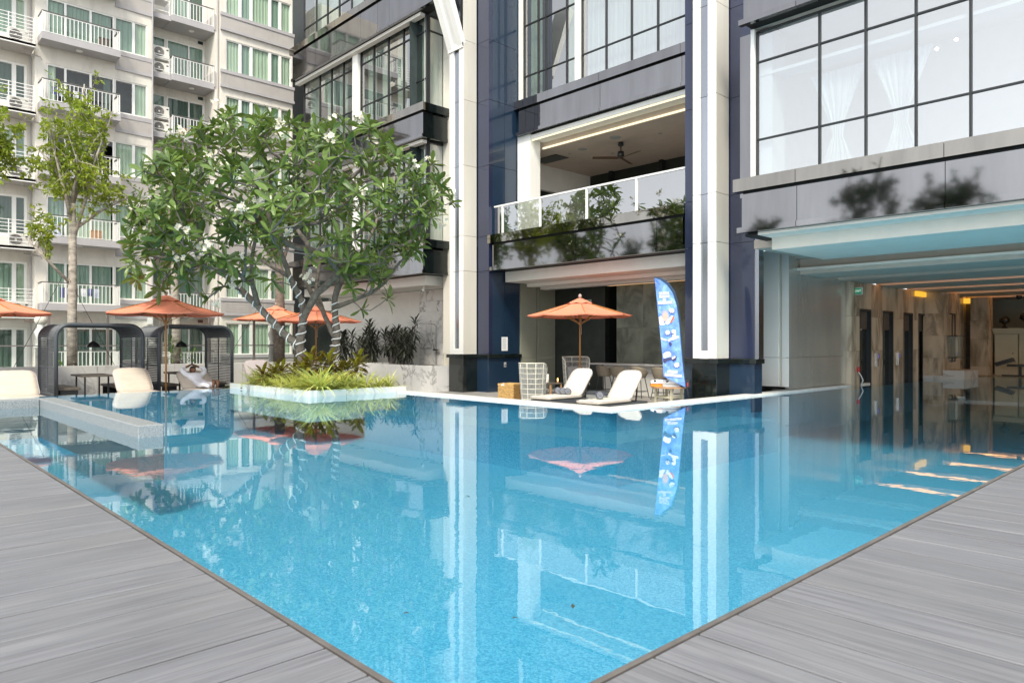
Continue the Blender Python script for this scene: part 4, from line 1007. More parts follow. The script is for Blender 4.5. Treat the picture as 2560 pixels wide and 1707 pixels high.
for yy, xx in ((6.24, -37.55), (11.06, -36.83), (14.15, -36.78)):
    MB().tube([(xx, yy, ZB), (xx, yy, ZT)], 0.035, 8).build('downpipe', 'apt_ledge', AP)
for (yy, z) in ((10.95, 8.0), (10.95, 2.2), (6.55, 10.9)):
    MB().box(-36.89, -36.80, yy - 0.12, yy + 0.12, z, z + 0.3).build('junction_box', 'white_plastic', AP)
for (yy, z, m_) in ((7.0, 5.93, 'cloth_pale'), (8.6, 5.93, 'wood_warm'), (12.6, 11.62, 'wood_warm'), (13.3, 8.71, 'cloth_blue'), (8.9, 14.66, 'wood_dark')):
    bx_ = thing('balcony_box', (-36.6, yy, z), 'storage box standing on the apartment balcony at ' + {5.93: 'second floor', 11.62: 'fourth floor', 8.71: 'third floor', 14.66: 'fifth floor'}[z] + (' left end' if yy < 7.5 else ' right side'), 'box')
    h_ = random.uniform(0.35, 0.6); MB().bbox(-36.85 if yy < 10 else -37.4, -36.5 if yy < 10 else -37.05, yy - 0.2, yy + 0.2, z, z + h_, 0.02).build('body', m_, bx_)
    MB().bbox(-36.86 if yy < 10 else -37.41, -36.49 if yy < 10 else -37.04, yy - 0.21, yy + 0.21, z + h_ + 0.002, z + h_ + 0.05, 0.01).build('lid', m_, bx_)
# ================================================================== planter with the frangipani
PX0, PX1, PY0, PY1, PZ = -20.3, -15.6, 8.15, 10.95, 0.15
pn = thing('planter', (-17.9, 9.5, 0), 'low white marble planter standing in the water under the frangipani', 'planter')
x = PX0
while x < PX1 - 0.05:
    x1 = min(x + 0.79, PX1)
    MB().bbox(x + 0.002, x1 - 0.002, PY0, PY0 + 0.22, -0.6, PZ, 0.005).build('marble_slab', 'marble_white', pn); x = x1
y = PY0 + 0.222
while y < PY1 - 0.05:
    y1 = min(y + 0.79, PY1)
    MB().bbox(PX1 - 0.22, PX1, y + 0.002, y1 - 0.002, -0.6, PZ, 0.005).build('marble_slab', 'marble_white', pn); y = y1
MB().bbox(PX0, PX0 + 0.2, PY0 + 0.225, PY1, -0.6, PZ, 0.005).bbox(PX0 + 0.2, PX1 - 0.225, PY1 - 0.2, PY1, -0.6, PZ, 0.005).build('rim', 'marble_white', pn)
MB().box(PX0 + 0.19, PX1 - 0.21, PY0 + 0.21, PY1 - 0.19, -0.6, PZ - 0.03).build('soil', 'soil', pn)
MB().box(-19.55, -19.43, PY0 - 0.004, PY0 - 0.001, 0.03, 0.055).build('overflow_slot', 'black_gap', pn)

# ------------------------------------------------------------------ foliage helpers
def leaf_quad(mb, base, d, up, L, Wd, fold=0.25, droop=0.2, tone=None):
    """pointed leaf, folded along the midrib: 8 triangles"""
    d = d.normalized(); side = d.cross(up)
    side = side.normalized() if side.length > 1e-4 else d.orthogonal().normalized()
    n = side.cross(d).normalized()
    P = []
    for t_, w in ((0.0, 0.12), (0.35, 0.72), (0.68, 1.0), (0.9, 0.62), (1.0, 0.0)):
        c = base + d * (L * t_) - n * (droop * L * t_ * t_)
        if w > 0:
            P += [c - side * (Wd * w / 2) + n * (fold * Wd * w / 2), c, c + side * (Wd * w / 2) + n * (fold * Wd * w / 2)]
        else: P.append(c)
    F = []
    for i in range(3):
        b = i * 3; F += [(b, b+1, b+4, b+3), (b+1, b+2, b+5, b+4)]
    F += [(9, 10, 12), (10, 11, 12)]
    mb.add(P, F)
    if mb.tone is not None: mb.tone += [random.random() if tone is None else tone] * 8
def small_leaf(mb, c, d, up, L, Wd, tone=None):
    d = d.normalized(); side = d.cross(up); side = side.normalized() if side.length > 1e-4 else d.orthogonal().normalized()
    n = side.cross(d)
    mb.add([c, c + d*L*0.45 - side*Wd/2 + n*0.1*Wd, c + d*L - n*0.12*L, c + d*L*0.45 + side*Wd/2 + n*0.1*Wd], [(0,1,2,3)])
    if mb.tone is not None: mb.tone.append(random.random() if tone is None else tone)
def rnd_dir():
    while True:
        v = Vector((random.uniform(-1,1), random.uniform(-1,1), random.uniform(-1,1)))
        if 0.05 < v.length < 1: return v.normalized()

# ------------------------------------------------------------------ frangipani
random.seed(21)
DT = 19.0
FT = thing('frangipani_tree', tuple(at(770, 950, DT)), 'large frangipani with white flowers and wrapped trunks in the marble planter', 'tree')
limbs = [  # photo pixels (x, y, depth offset, radius)
 [(757,945,0,.16),(756,905,0,.15),(750,868,0,.145),(752,838,0,.13)],
 [(752,838,0,.13),(758,800,0,.105),(756,760,0,.095),(742,725,-.1,.09),(722,690,-.2,.085),(706,640,-.3,.075),(690,590,-.4,.06),(668,530,-.6,.05)],
 [(750,868,0,.14),(715,838,.05,.12),(680,800,.1,.11),(645,765,.15,.105),(605,728,.2,.10),(565,690,.3,.085),(530,640,.4,.07),(500,585,.5,.055)],
 [(758,800,0,.10),(772,770,-.2,.08),(790,735,-.3,.075),(830,700,-.4,.07),(865,650,-.5,.06),(880,600,-.6,.05)],
 [(645,765,.15,.08),(632,710,-.1,.07),(628,650,-.3,.06),(640,590,-.5,.05)],
 [(815,940,.3,.14),(825,900,.3,.125),(838,862,.3,.12),(843,830,.3,.11),(838,790,.3,.10),(836,745,.3,.09),(846,700,.2,.085),(842,640,.1,.07),(846,560,0,.055)],
 [(840,845,.3,.09),(818,805,.5,.08),(806,775,.7,.075),(778,735,.9,.07),(760,690,1.1,.06),(770,620,1.2,.05)],
 [(806,775,.7,.07),(790,720,1.2,.06),(800,650,1.5,.05)],
 [(836,765,.3,.07),(880,752,.1,.06),(925,735,-.1,.055),(965,705,-.2,.05),(1000,655,-.3,.04)],
 [(838,750,.3,.06),(862,690,.6,.055),(905,640,.8,.05),(940,560,.9,.04)],
 [(565,690,.3,.06),(500,660,.6,.05),(440,640,.8,.045),(400,600,.9,.035)],
 [(722,690,-.2,.06),(680,668,.6,.05),(640,640,1.1,.045),(600,580,1.3,.04)],
]
nodes = []      # [pos, parent index, radius]
def addnode(p, par, r): nodes.append([p, par, r]); return len(nodes) - 1
key = {}
MAINPATH = []
for L in limbs:
    prev = None; pth = []
    for i, (px, py, dd, r) in enumerate(L):
        p = at(px, py, DT + dd)
        k = (px, py)
        if i == 0:
            # join to the nearest existing node
            if nodes:
                j = min(range(len(nodes)), key=lambda q: (nodes[q][0] - p).length)
                if (nodes[j][0] - p).length < 0.35: prev = j; pth.append((nodes[j][0], nodes[j][2])); continue
            r *= 0.84; prev = addnode(p, -1, r); pth.append((p, r)); continue
        a = nodes[prev][0]; ra = nodes[prev][2]; r *= 0.84
        for s_ in (0.5, 1.0):
            q = a.lerp(p, s_) + (rnd_dir() * 0.012); prev = addnode(q, prev, ra + (r - ra) * s_)
        pth.append((p, r))
    MAINPATH.append(pth)
nmain = len(nodes)
# crown tips: rejection sampled inside the outline seen in the photo
outline = [(330,700),(318,620),(330,520),(345,430),(385,375),(470,330),(540,285),(600,270),(700,300),(800,310),(900,300),(960,330),(1010,380),(1070,430),(1110,470),(1120,520),(1080,560),(1050,620),(1000,650),(960,700),(900,690),(820,650),(700,640),(620,660),(560,690),(460,690),(400,680)]
def inside(x, y):
    c = False; n = len(outline)
    for i in range(n):
        (x1, y1), (x2, y2) = outline[i], outline[(i+1) % n]
        if (y1 > y) != (y2 > y) and x < (x2-x1)*(y-y1)/(y2-y1)+x1: c = not c
    return c
tips = []
tries = 0
while len(tips) < 420 and tries < 40000:
    tries += 1
    px, py = random.uniform(310, 1120), random.uniform(270, 705)
    if not inside(px, py): continue
    ex, ey = (px - 715) / 420, (py - 480) / 225
    rr = ex*ex + ey*ey
    dep = sqrt(max(0.08, 1.15 - rr)) * 3.0
    dd = random.choice((-1, -1, 1)) * dep * random.uniform(0.45, 1.0)
    if py > 560 and rr < 0.6 and random.random() < 0.7: continue
    p = at(px, py, DT + dd)
    if any((p - q).length < 0.27 for q in tips): continue
    tips.append(p)
for (px, py, dd) in ((905,775,0),(880,690,-.6),(1020,640,-.4),(1045,560,-.5),(1130,505,-.5),(1080,410,-.3),(560,285,-.2),(325,660,.3),(345,700,.2),(560,715,-.3),(610,700,-.8),(705,590,-1.5),(580,585,-1.5),(760,560,-1.6),(820,480,-1.8),(850,680,-.7),(970,745,-.3),(370,640,.2),(420,690,-.2),(470,700,-.4),(400,720,.4),(340,560,-.1),(520,745,-.5),(930,700,-.4),(900,640,-.8),(1000,600,-.5),(360,590,-.6),(450,650,-1),(500,600,-1.4),(560,650,-1.4),(640,660,-1.6),(680,700,-1),(880,720,-1),(960,620,-1.2),(820,600,-1.8),(430,560,-1.5)):
    tips.append(at(px, py, DT + dd))
base0 = nodes[0][0]
ctr = at(745, 660, DT)
tips.sort(key=lambda p: (p - ctr).length)
tipnodes = []
for p in tips:
    best = None
    for j, (q, par, r) in enumerate(nodes):
        if j < nmain and q.z < 1.9: continue
        d = p - q; L = d.length
        if L < 0.15: continue
        c = L + (1.3 * max(0, q.z - p.z + 0.1)) + (0.4 if j < nmain and q.z < 2.2 else 0)
        # branches go outward
        if (p - ctr).length < (q - ctr).length: c += 0.9
        if best is None or c < best[0]: best = (c, j)
    j = best[1]; q = nodes[j][0]; L = (p - q).length
    n = max(2, int(L / 0.22))
    par = nodes[j][1]
    d0 = (q - nodes[par][0]).normalized() if par >= 0 else Vector((0,0,1))
    tip_d = (p - ctr).normalized() * 0.5 + Vector((0,0,0.55))
    c1_ = q + d0 * L * 0.3; c2_ = p - tip_d * L * 0.35
    prev = j
    for s_ in range(1, n + 1):
        t_ = s_ / n; u = 1 - t_
        b = q*u**3 + c1_*3*u*u*t_ + c2_*3*u*t_*t_ + p*t_**3
        if s_ < n: b = b + rnd_dir() * 0.02
        prev = addnode(b, prev, 0.0)
    tipnodes.append((prev, (p - nodes[nodes[prev][1]][0]).normalized()))
# pipe-model radii for the grown part
kids = {}
for i, nd in enumerate(nodes): kids.setdefault(nd[1], []).append(i)
wgt = [0.0] * len(nodes)
for i in reversed(range(len(nodes))):
    s_ = sum(wgt[c] for c in kids.get(i, [])) or 1.0
    wgt[i] = s_
    rr = 0.0155 * s_ ** 0.42
    nodes[i][2] = max(nodes[i][2], rr) if i < nmain else rr
# branches as chained tubes, main limbs apart from the twigs
def chains(keep):
    out = []
    for i, nd in enumerate(nodes):
        if not keep(i): continue
        par = nd[1]
        cs = [c for c in kids.get(par, []) if keep(c)] if par >= 0 else [i]
        first = (par < 0) or (max(cs, key=lambda c: nodes[c][2]) != i) or not keep(par)
        if not first: continue
        ch = ([par] if par >= 0 else []) + [i]
        while True:
            cs = [c for c in kids.get(ch[-1], []) if keep(c)]
            if not cs: break
            ch.append(max(cs, key=lambda c: nodes[c][2]))
        out.append(ch)
    return out
mbm, mbt = MB(), MB()
for ch in chains(lambda i: True):
    pts = [nodes[i][0] for i in ch]
    rs = [nodes[i][2] for i in ch]; rs[0] = min(rs[0], rs[1] * 1.25) if len(rs) > 1 else rs[0]
    big = max(rs) > 0.05
    (mbm if big else mbt).tube(pts, rs, 10 if big else 6)
mbm.build('trunk', 'bark', FT, smooth=True); o = mbt.build('branches', 'bark_twig', FT, smooth=True); o['kind'] = 'stuff'
# leaves
LT = []
for v_ in range(6):
    m2 = MB(); m2.tone = []
    random.seed(100 + v_)
    leaf_quad(m2, Vector((0,0,0)), Vector((1,0,0)), Vector((0,0,1)), 1.0, 0.30, random.uniform(0.15, 0.4), random.uniform(0.05, 0.42), random.uniform(0, 1))
    LT.append(m2)
leaf_me = []
for m2 in LT:
    o = m2.build('leaf', 'leaf_frangi'); leaf_me.append(o.data); bpy.data.objects.remove(o)
random.seed(5)
allv = []
flowers = []
for (ti, d) in tipnodes:
    p = nodes[ti][0]
    ax = (d + Vector((0,0,0.5))).normalized()
    u = ax.orthogonal().normalized(); w = ax.cross(u)
    n = random.randint(8, 13); a0 = random.uniform(0, 6)
    sc = random.uniform(0.85, 1.2)
    for k in range(n):
        a = a0 + k * 2.4; el = random.uniform(-0.55, 0.75) if k > 3 else random.uniform(0.5, 1.1)
        ld = (u*cos(a) + w*sin(a)) * cos(el) + ax * sin(el)
        L = random.choice((random.uniform(0.18, 0.30), random.uniform(0.28, 0.46))) * sc
        allv.append((p - ax * 0.05 * (k / n), ld, ax, L, random.randrange(6)))
    if random.random() < 0.13: flowers.append((p + ax * 0.14, ax))
def leaf_matrix(p, d, up, L):
    xx = d.normalized(); yy = up.cross(xx)
    yy = yy.normalized() if yy.length > 1e-4 else xx.orthogonal().normalized()
    zz = xx.cross(yy)
    M_ = Matrix((xx, yy, zz)).transposed().to_4x4(); M_.translation = p
    return M_ @ Matrix.Diagonal((L, L * random.uniform(0.9, 1.15), L, 1))
cpos = Vector((0,0,CAMH))
allv.sort(key=lambda l: (l[0] - cpos).length)
FO = ORG[FT.as_pointer()]
mb = MB(); mb.tone = []
for i, (p, d, ax, L, v_) in enumerate(allv):
    M_ = leaf_matrix(p, d, ax, L)
    if i < 300:
        o = bpy.data.objects.new('leaf', leaf_me[v_]); COL.objects.link(o); o.parent = FT
        M2 = M_.copy(); M2.translation = M_.translation - FO; o.matrix_local = M2
    else:
        src = LT[v_]; b = len(mb.v)
        mb.v += [tuple(M_ @ Vector(q)) for q in src.v]; mb.f += [tuple(x_ + b for x_ in f) for f in src.f]; mb.tone += [random.random()] * len(src.f)
o = mb.build('foliage', 'leaf_frangi', FT); o['kind'] = 'stuff'
# flower clusters
def flower_cluster(p, ax):
    m2 = MB(); m2.tone = []; mh = MB()
    for k in range(random.randint(7, 13)):
        c = p + rnd_dir() * random.uniform(0.03, 0.17); n = (ax * 0.6 + rnd_dir() * 0.8 + (cpos - p).normalized() * 0.5).normalized(); u = n.orthogonal().normalized(); w = n.cross(u)
        for j in range(5):
            a = j * 2 * pi / 5 + k; dd = (u*cos(a) + w*sin(a))
            small_leaf(m2, c, (dd + n * 0.35), n, 0.072, 0.058)
        mh.obox(c + n * 0.004, u * 0.009, w * 0.009, n * 0.006)
    o = m2.build('flower_cluster', 'petal', FT); mh.build('flower_heart', 'petal_heart', o)
for (px, py, dd) in ((935,355,-.8),(850,430,-1.6),(1000,440,-1),(755,435,-1.6),(690,335,-1.2),(1110,560,-.7),(1050,520,-.6),(890,520,-1.3),(720,580,-1.8),(770,690,-1.2),(380,560,-.4),(400,480,-.6),(520,620,-1),(335,595,.1),(360,670,0),(545,255,-.1),(720,320,-1),(600,320,-.5),(540,760,-.6),(585,705,-.8),(365,410,-.3),(905,295,-.6),(640,430,-1.5),(470,420,-.9),(810,340,-1.2),(1130,490,-.5)):
    flowers.append((at(px, py, DT + dd), Vector((0.3, -0.4, 0.8)).normalized()))
for p, ax in flowers: flower_cluster(p, ax)
# ------------------------------------------------------------------ rope lights round the trunks
def rope(pth, pitch, label, r=0.017, t0=0.0, t1=1.0):
    pts = []; P = [a for a, _ in pth]; Rr = [b for _, b in pth]
    L = [0]
    for i in range(1, len(P)): L.append(L[-1] + (P[i] - P[i-1]).length)
    tot = L[-1]; s_ = tot * t0; ang = 0
    while s_ < tot * t1:
        i = max(j for j in range(len(L)) if L[j] <= s_ + 1e-9); i = min(i, len(P) - 2)
        f = (s_ - L[i]) / max(1e-6, L[i+1] - L[i])
        c = P[i].lerp(P[i+1], f); rr = Rr[i] + (Rr[i+1] - Rr[i]) * f
        d = (P[i+1] - P[i]).normalized(); u = d.cross(Vector((0.7, 0.7, 0.1))).normalized(); w = d.cross(u)
        pts.append(c + (u * cos(ang) + w * sin(ang)) * (rr * 1.02 + 0.012))
        ang += 2*pi/14; s_ += pitch / 14 * random.uniform(0.7, 1.3)
    o = MB().tube(pts, r, 5).build('rope_light', 'rope_white', None, smooth=True)
    tag(o, label, 'rope light', 'rope lights on the frangipani')
rope(MAINPATH[0] + MAINPATH[1][1:5], 0.26, 'white rope light coiled up the middle trunk of the frangipani')
rope(MAINPATH[2][:6], 0.27, 'white rope light coiled along the trunk leaning left')
rope(MAINPATH[5][:6], 0.19, 'white rope light coiled tightly round the right trunk')

# ------------------------------------------------------------------ plants in the planter
random.seed(31)
ORD = ['first', 'second', 'third', 'fourth', 'fifth', 'sixth', 'seventh', 'eighth', 'ninth', 'tenth', 'eleventh']
def strap_plant(n, Lr, wd, m, lean=(0.4, 1.1)):
    mb = MB(); mb.tone = []
    for k in range(n):
        a = random.uniform(0, 2*pi); el = random.uniform(*lean); L = random.uniform(*Lr); w = wd * random.uniform(0.7, 1.2)
        d = Vector((cos(a), sin(a), 0)); side = Vector((-sin(a), cos(a), 0)); prev = None
        P = []
        for t_ in (0, 0.25, 0.5, 0.75, 1.0):
            h = sin(el) * L * t_ - 0.55 * L * t_ * t_ * (1.2 - el * 0.55); r = cos(el) * L * t_ + 0.25 * L * t_ * t_
            ww = w * (1 - t_ ** 2) * (0.6 + t_ if t_ < 0.4 else 1)
            c = d * (r + 0.02) + Vector((0, 0, h)); P += [c - side * ww / 2, c + side * ww / 2]
        mb.add(P, [(2*i, 2*i+1, 2*i+3, 2*i+2) for i in range(4)]); mb.tone += [random.random()] * 4
    return mb
spv = [strap_plant(60, (0.5, 0.95), 0.036, 'leaf_spider') for _ in range(5)]
spm = []
for s_ in spv:
    o = s_.build('spider_plant', 'leaf_spider'); spm.append(o.data); bpy.data.objects.remove(o)
sp = []
for k in range(11): sp.append((PX0 + 0.55 + k * 0.39, PY0 + 0.38 + random.uniform(-.06, .08)))
for k in range(7): sp.append((PX1 - 0.36 + random.uniform(-.06, .06), PY0 + 0.45 + k * 0.34))
for k in range(8): sp.append((PX0 + 0.7 + k * 0.5, PY0 + 0.8 + random.uniform(-.1, .1)))
for i, (sx, sy) in enumerate(sp):
    o = bpy.data.objects.new('spider_plant', spm[i % 5]); COL.objects.link(o); o.location = (sx, sy, PZ - 0.03)
    sc = random.uniform(0.85, 1.25) * (1.25 if i in (9, 10, 11, 12, 13) else 1); o.scale = (sc, sc, sc); o.rotation_euler = (0, 0, random.uniform(0, 6))
    tag(o, 'yellow striped spider plant, ' + (ORD[i] + ' from the left along the front edge of the planter' if i < 11 else ORD[i - 11] + ' from the front corner along the right edge of the planter' if i < 18 else ORD[i - 18] + ' from the left in the second row of the planter'), 'plant', 'spider plants edging the planter')
def broad_plant(loc, n, Lr, Wd, m, name, label, group, h=0.5, stems=3):
    t_ = thing(name, loc, label, 'plant', group)
    mb = MB(); mb.tone = []; ms = MB(); loc = Vector(loc)
    for s_ in range(stems):
        top = loc + Vector((random.gauss(0, h * 0.25), random.gauss(0, h * 0.25), h * random.uniform(0.55, 1.0)))
        ms.tube([loc + Vector((random.gauss(0,.03), random.gauss(0,.03), 0)), (loc + top) / 2 + rnd_dir() * 0.02, top], [0.016, 0.014, 0.01], 6)
        for k in range(n):
            a = k * 2.4; f = k / n; el = 1.15 - 1.5 * f + random.uniform(-.15, .15)
            d = Vector((cos(a) * cos(el), sin(a) * cos(el), sin(el)))
            leaf_quad(mb, top - Vector((0, 0, 0.3 * h * f)), d, Vector((0,0,1)), random.uniform(*Lr), Wd, 0.3, 0.3, random.uniform(0, 1) * (1 - 0.7 * f) )
    mb.build('leaves', m, t_); ms.build('stem', 'bark_twig', t_, smooth=True)
for i, (px, py, dd, h) in enumerate(((720, 935, .3, .5), (805, 930, -.5, .75), (765, 935, -.3, .6), (870, 925, .2, .7), (835, 935, -.2, .5), (690, 940, .5, .4))):
    p = at(px, 940, DT + dd); p.z = PZ - 0.02
    broad_plant(tuple(p), 22, (0.30, 0.46), 0.11, 'leaf_croton', 'croton_plant', ['dark green croton at the left foot of the frangipani', 'red and yellow croton in front of the middle trunk', 'dark red croton against the middle trunk', 'yellow topped croton right of the right trunk', 'yellow tipped croton in front of the right trunk', 'low dark croton, leftmost in the planter'][i], 'crotons under the frangipani', h, 3)

# ================================================================== boundary wall with glass fence, far left
LW = thing('boundary_wall', (-26.3, 7, DECK), 'low grey marble planter wall behind the cabanas with glass fence on top', 'wall')
y = -1.0
while y < 15.2:
    MB().bbox(-26.5, -26.2, y + 0.004, y + 1.196, DECK, 0.55, 0.006).build('marble_slab', 'marble_dim', LW); y += 1.2
MB().box(-27.6, -26.503, -1, 15.2, DECK, 0.46).build('planting_bed', 'soil', LW)
MB().box(-27.62, -27.5, -1, 15.2, DECK, 0.5).build('back_kerb', 'marble_dim', LW)
for i, yy in enumerate([1.6 + 1.72 * k for k in range(8)]):
    MB().box(-27.34, -27.28, yy - 0.04, yy + 0.04, 0.45, 2.25).build('post', 'steel_post', LW)
    MB().quad((-27.31, yy + 0.05, 0.5), (-27.31, yy + 1.67, 0.5), (-27.31, yy + 1.67, 2.2), (-27.31, yy + 0.05, 2.2)).build('pane', 'glass_fence', LW)
MB().box(-27.33, -27.29, 1.5, 13.7, 1.18, 1.22).build('rail', 'steel_post', LW)
for i, yy in enumerate((4.9, 8.35, 12.9)):
    b = thing('stone_baluster', (-27.75, yy, DECK), ['white marble pedestal lamp with round globe beside the left cabana', 'white marble pedestal seen through the second cabana', 'white marble pedestal beside the dark trunk behind the planter'][i], 'pedestal')
    MB().lathe([(0.16, 0), (0.16, 1.5), (0.22, 1.52), (0.22, 1.6), (0.10, 1.66), (0.12, 1.8), (0.20, 2.05), (0.10, 2.22), (0.12, 2.3)], 16, (-27.75, yy, DECK)).build('shaft', 'marble_white', b, smooth=True)
    if i == 0: MB().lathe([(0.19 * sin(pi * k / 12), -0.19 * cos(pi * k / 12)) for k in range(13)], 18, (-27.75, yy, DECK + 2.44), False).build('globe', 'globe', b, smooth=True)
# guy wires staying the young trees
for i, (ya, yb) in enumerate(((4.0, 5.3), (6.9, 5.5), (10.6, 12.3))):
    w_ = MB().tube([(-26.9, ya, 0.47), (-26.8, yb, 3.4)], 0.008, 4).build('guy_wire', 'cctv_black'); tag(w_, ['thin stay wire left of the slender tree trunk', 'thin stay wire right of the slender tree trunk', 'thin stay wire in front of the ground floor windows'][i], 'wire')

# ------------------------------------------------------------------ slender trees
def tree(name, base, h, trunk_r, crown, n_twig, leaf, m, label, bark='bark_pale', seed=1, fork=0.45, lean=(0, 0), group=None, extra=()):
    random.seed(seed); base = Vector(base)
    T = thing(name, tuple(base), label, 'tree', group)
    ms, mb = MB(), MB(); mb.tone = []
    zf = base.z + h * fork
    top = base + Vector((lean[0], lean[1], h * fork))
    tp = [base, base.lerp(top, 0.33) + rnd_dir() * 0.04, base.lerp(top, 0.66) + rnd_dir() * 0.05, top]
    ms.tube(tp, [trunk_r * 1.15, trunk_r, trunk_r * 0.88, trunk_r * 0.75], 10)
    cc, cr = Vector(crown[0]), Vector(crown[1])     # centre and half sizes
    ends = []
    L = 7
    for k in range(L):
        a = 2*pi*k/L + random.uniform(-.3, .3); e = Vector((cos(a) * cr.x * random.uniform(.3, .75), sin(a) * cr.y * random.uniform(.3, .75), random.uniform(-0.3, 0.95) * cr.z))
        e = cc + e; s_ = tp[2].lerp(top, random.uniform(0.3, 1))
        mid = s_.lerp(e, 0.5) + Vector((0, 0, 0.12 * (e - s_).length)) + rnd_dir() * 0.12
        ms.tube([s_, s_.lerp(mid, .5) + rnd_dir()*.05, mid, e], [trunk_r * .45, trunk_r * .38, trunk_r * .28, trunk_r * .14], 7); ends.append((mid, e))
    for (s_, e) in extra:
        s_, e = Vector(s_), Vector(e); mid = s_.lerp(e, .5) + rnd_dir() * .1; ms.tube([s_, mid, e], [trunk_r*.4, trunk_r*.28, trunk_r*.14], 7); ends.append((mid, e))
    for q in range(n_twig):
        s0, e0 = random.choice(ends); s_ = s0.lerp(e0, random.uniform(0.0, 1.0))
        for _ in range(8):
            v = rnd_dir(); e = cc + Vector((v.x * cr.x, v.y * cr.y, v.z * cr.z)) * random.uniform(0.35, 1.0)
            if (e - s_).length < 1.5: break
        if (e - s_).length > 1.5: e = s_ + (e - s_).normalized() * random.uniform(.6, 1.3)
        ms.tube([s_, s_.lerp(e, .5) + rnd_dir() * .07, e], [0.014, 0.010, 0.005], 4, False)
        d0 = (e - s_).normalized()
        for k in range(random.randint(9, 16)):
            c = s_.lerp(e, random.uniform(0.25, 1.05)) + rnd_dir() * 0.05
            d = (d0 * 0.4 + rnd_dir() + Vector((0, 0, -0.35))).normalized()
            for j in range(3):
                c2 = c + d * 0.05 * j; dd = (d + rnd_dir() * 0.9).normalized()
                small_leaf(mb, c2, dd, (rnd_dir() + Vector((0,0,1))).normalized(), leaf * random.uniform(.7, 1.25), leaf * .55)
    ms.build('trunk', bark, T, smooth=True); mb.build('crown', m, T)
    return T
tree('slender_tree', (-26.9, 5.62, 0.46), 9.8, 0.14, ((-26.9, 5.75, 7.3), (1.35, 1.75, 3.3)), 150, 0.15, 'leaf_light', 'slender pale trunked tree with yellow green leaves beside the left cabana', seed=3, fork=0.55,
     extra=(((-26.9, 5.6, 3.2), (-26.7, 4.3, 4.6)), ((-26.9, 5.65, 5.0), (-26.6, 7.3, 6.3))))
tree('slender_tree', (-26.9, 2.9, 0.46), 9.5, 0.15, ((-26.9, 3.35, 7.6), (1.4, 1.15, 2.2)), 80, 0.17, 'leaf_light', 'yellow green tree cut off by the left edge of the picture', seed=9, fork=0.6)
tree('slender_tree', (-26.9, 8.85, 0.46), 9.3, 0.15, ((-26.9, 8.85, 6.6), (1.5, 1.5, 3.0)), 170, 0.15, 'leaf_mid', 'green bushy tree rising behind the frangipani between the apartment balconies', seed=5, fork=0.5)
tree('slender_tree', (-26.9, 12.75, 0.46), 8.0, 0.2, ((-26.9, 12.4, 6.0), (1.3, 1.5, 1.8)), 110, 0.15, 'leaf_mid', 'dark trunked tree behind the orange parasols, crown hidden by the frangipani', 'bark', seed=6, fork=0.6)
broad_plant((-26.7, 9.05, 0.46), 14, (0.18, 0.3), 0.06, 'leaf_mid', 'bed_shrub', 'leafy green shrub in the bed behind the second cabana', None, 0.9, 5)
broad_plant((-26.6, 5.2, 0.46), 8, (0.1, 0.18), 0.05, 'leaf_mid', 'bed_shrub', 'small green tuft at the foot of the slender trunk', None, 0.2, 2)
# cordylines in front of the cream wall
random.seed(77)
low = thing('shower_planter', (-22, 15.2, DECK), 'low marble planter wall with dark shrubs beside the outdoor shower', 'planter')
x = -24.6
while x < -19.8:
    x1 = min(x + 1.05, -19.7); MB().bbox(x + 0.003, x1 - 0.003, 14.9, 15.1, DECK, 0.5, 0.006).build('marble_slab', 'marble_white', low); x = x1
MB().box(-24.6, -19.76, 15.11, 17.1, DECK, 0.42).build('soil', 'soil', low)
MB().bbox(-19.755, -19.70, 15.105, 16.15, DECK, 0.5, 0.004).build('marble_slab', 'marble_white', low)
MB().bbox(-24.9, -24.62, 14.9, 17.1, DECK, 0.5, 0.006).build('marble_slab', 'marble_white', low)
for i in range(9):
    cx = [-28.3, -27.2, -26.2, -25.4, -24.6, -23.9, -23.2, -22.6, -25.0][i]; cy = [16.4, 16.2, 16.5, 16.1, 16.5, 16.1, 16.4, 15.9, 15.7][i]
    z0 = 0.42 if cx > -24.6 else DECK
    t_ = thing('cordyline', (cx, cy, z0), 'dark leaved cordyline shrub, ' + ORD[[0, 1, 2, 3, 5, 6, 7, 8, 4][i]] + ' from the left along the cream wall by the shower', 'shrub', 'cordylines along the cream wall')
    mb = MB(); mb.tone = []; ms = MB()
    for s_ in range(5):
        hh = random.uniform(0.7, 1.75 if i in (6, 3) else 1.35) + (0.8 if z0 < 0 else 0); top = Vector((cx + random.gauss(0, .25), cy + random.gauss(0, .2), z0 + hh))
        ms.tube([(cx + random.gauss(0, .08), cy + random.gauss(0, .08), z0), top], [0.022, 0.016], 6)
        for k in range(44):
            a = k * 2.4; f = k / 44; el = 1.25 - 2.0 * f; d = Vector((cos(a) * cos(el), sin(a) * cos(el), sin(el)))
            leaf_quad(mb, top - Vector((0, 0, 0.55 * f)), d, Vector((0,0,1)), random.uniform(0.30, 0.46), 0.062, 0.25, 0.35, random.random())
    mb.build('leaves', 'leaf_cordy', t_); ms.build('stem', 'bark_twig', t_)
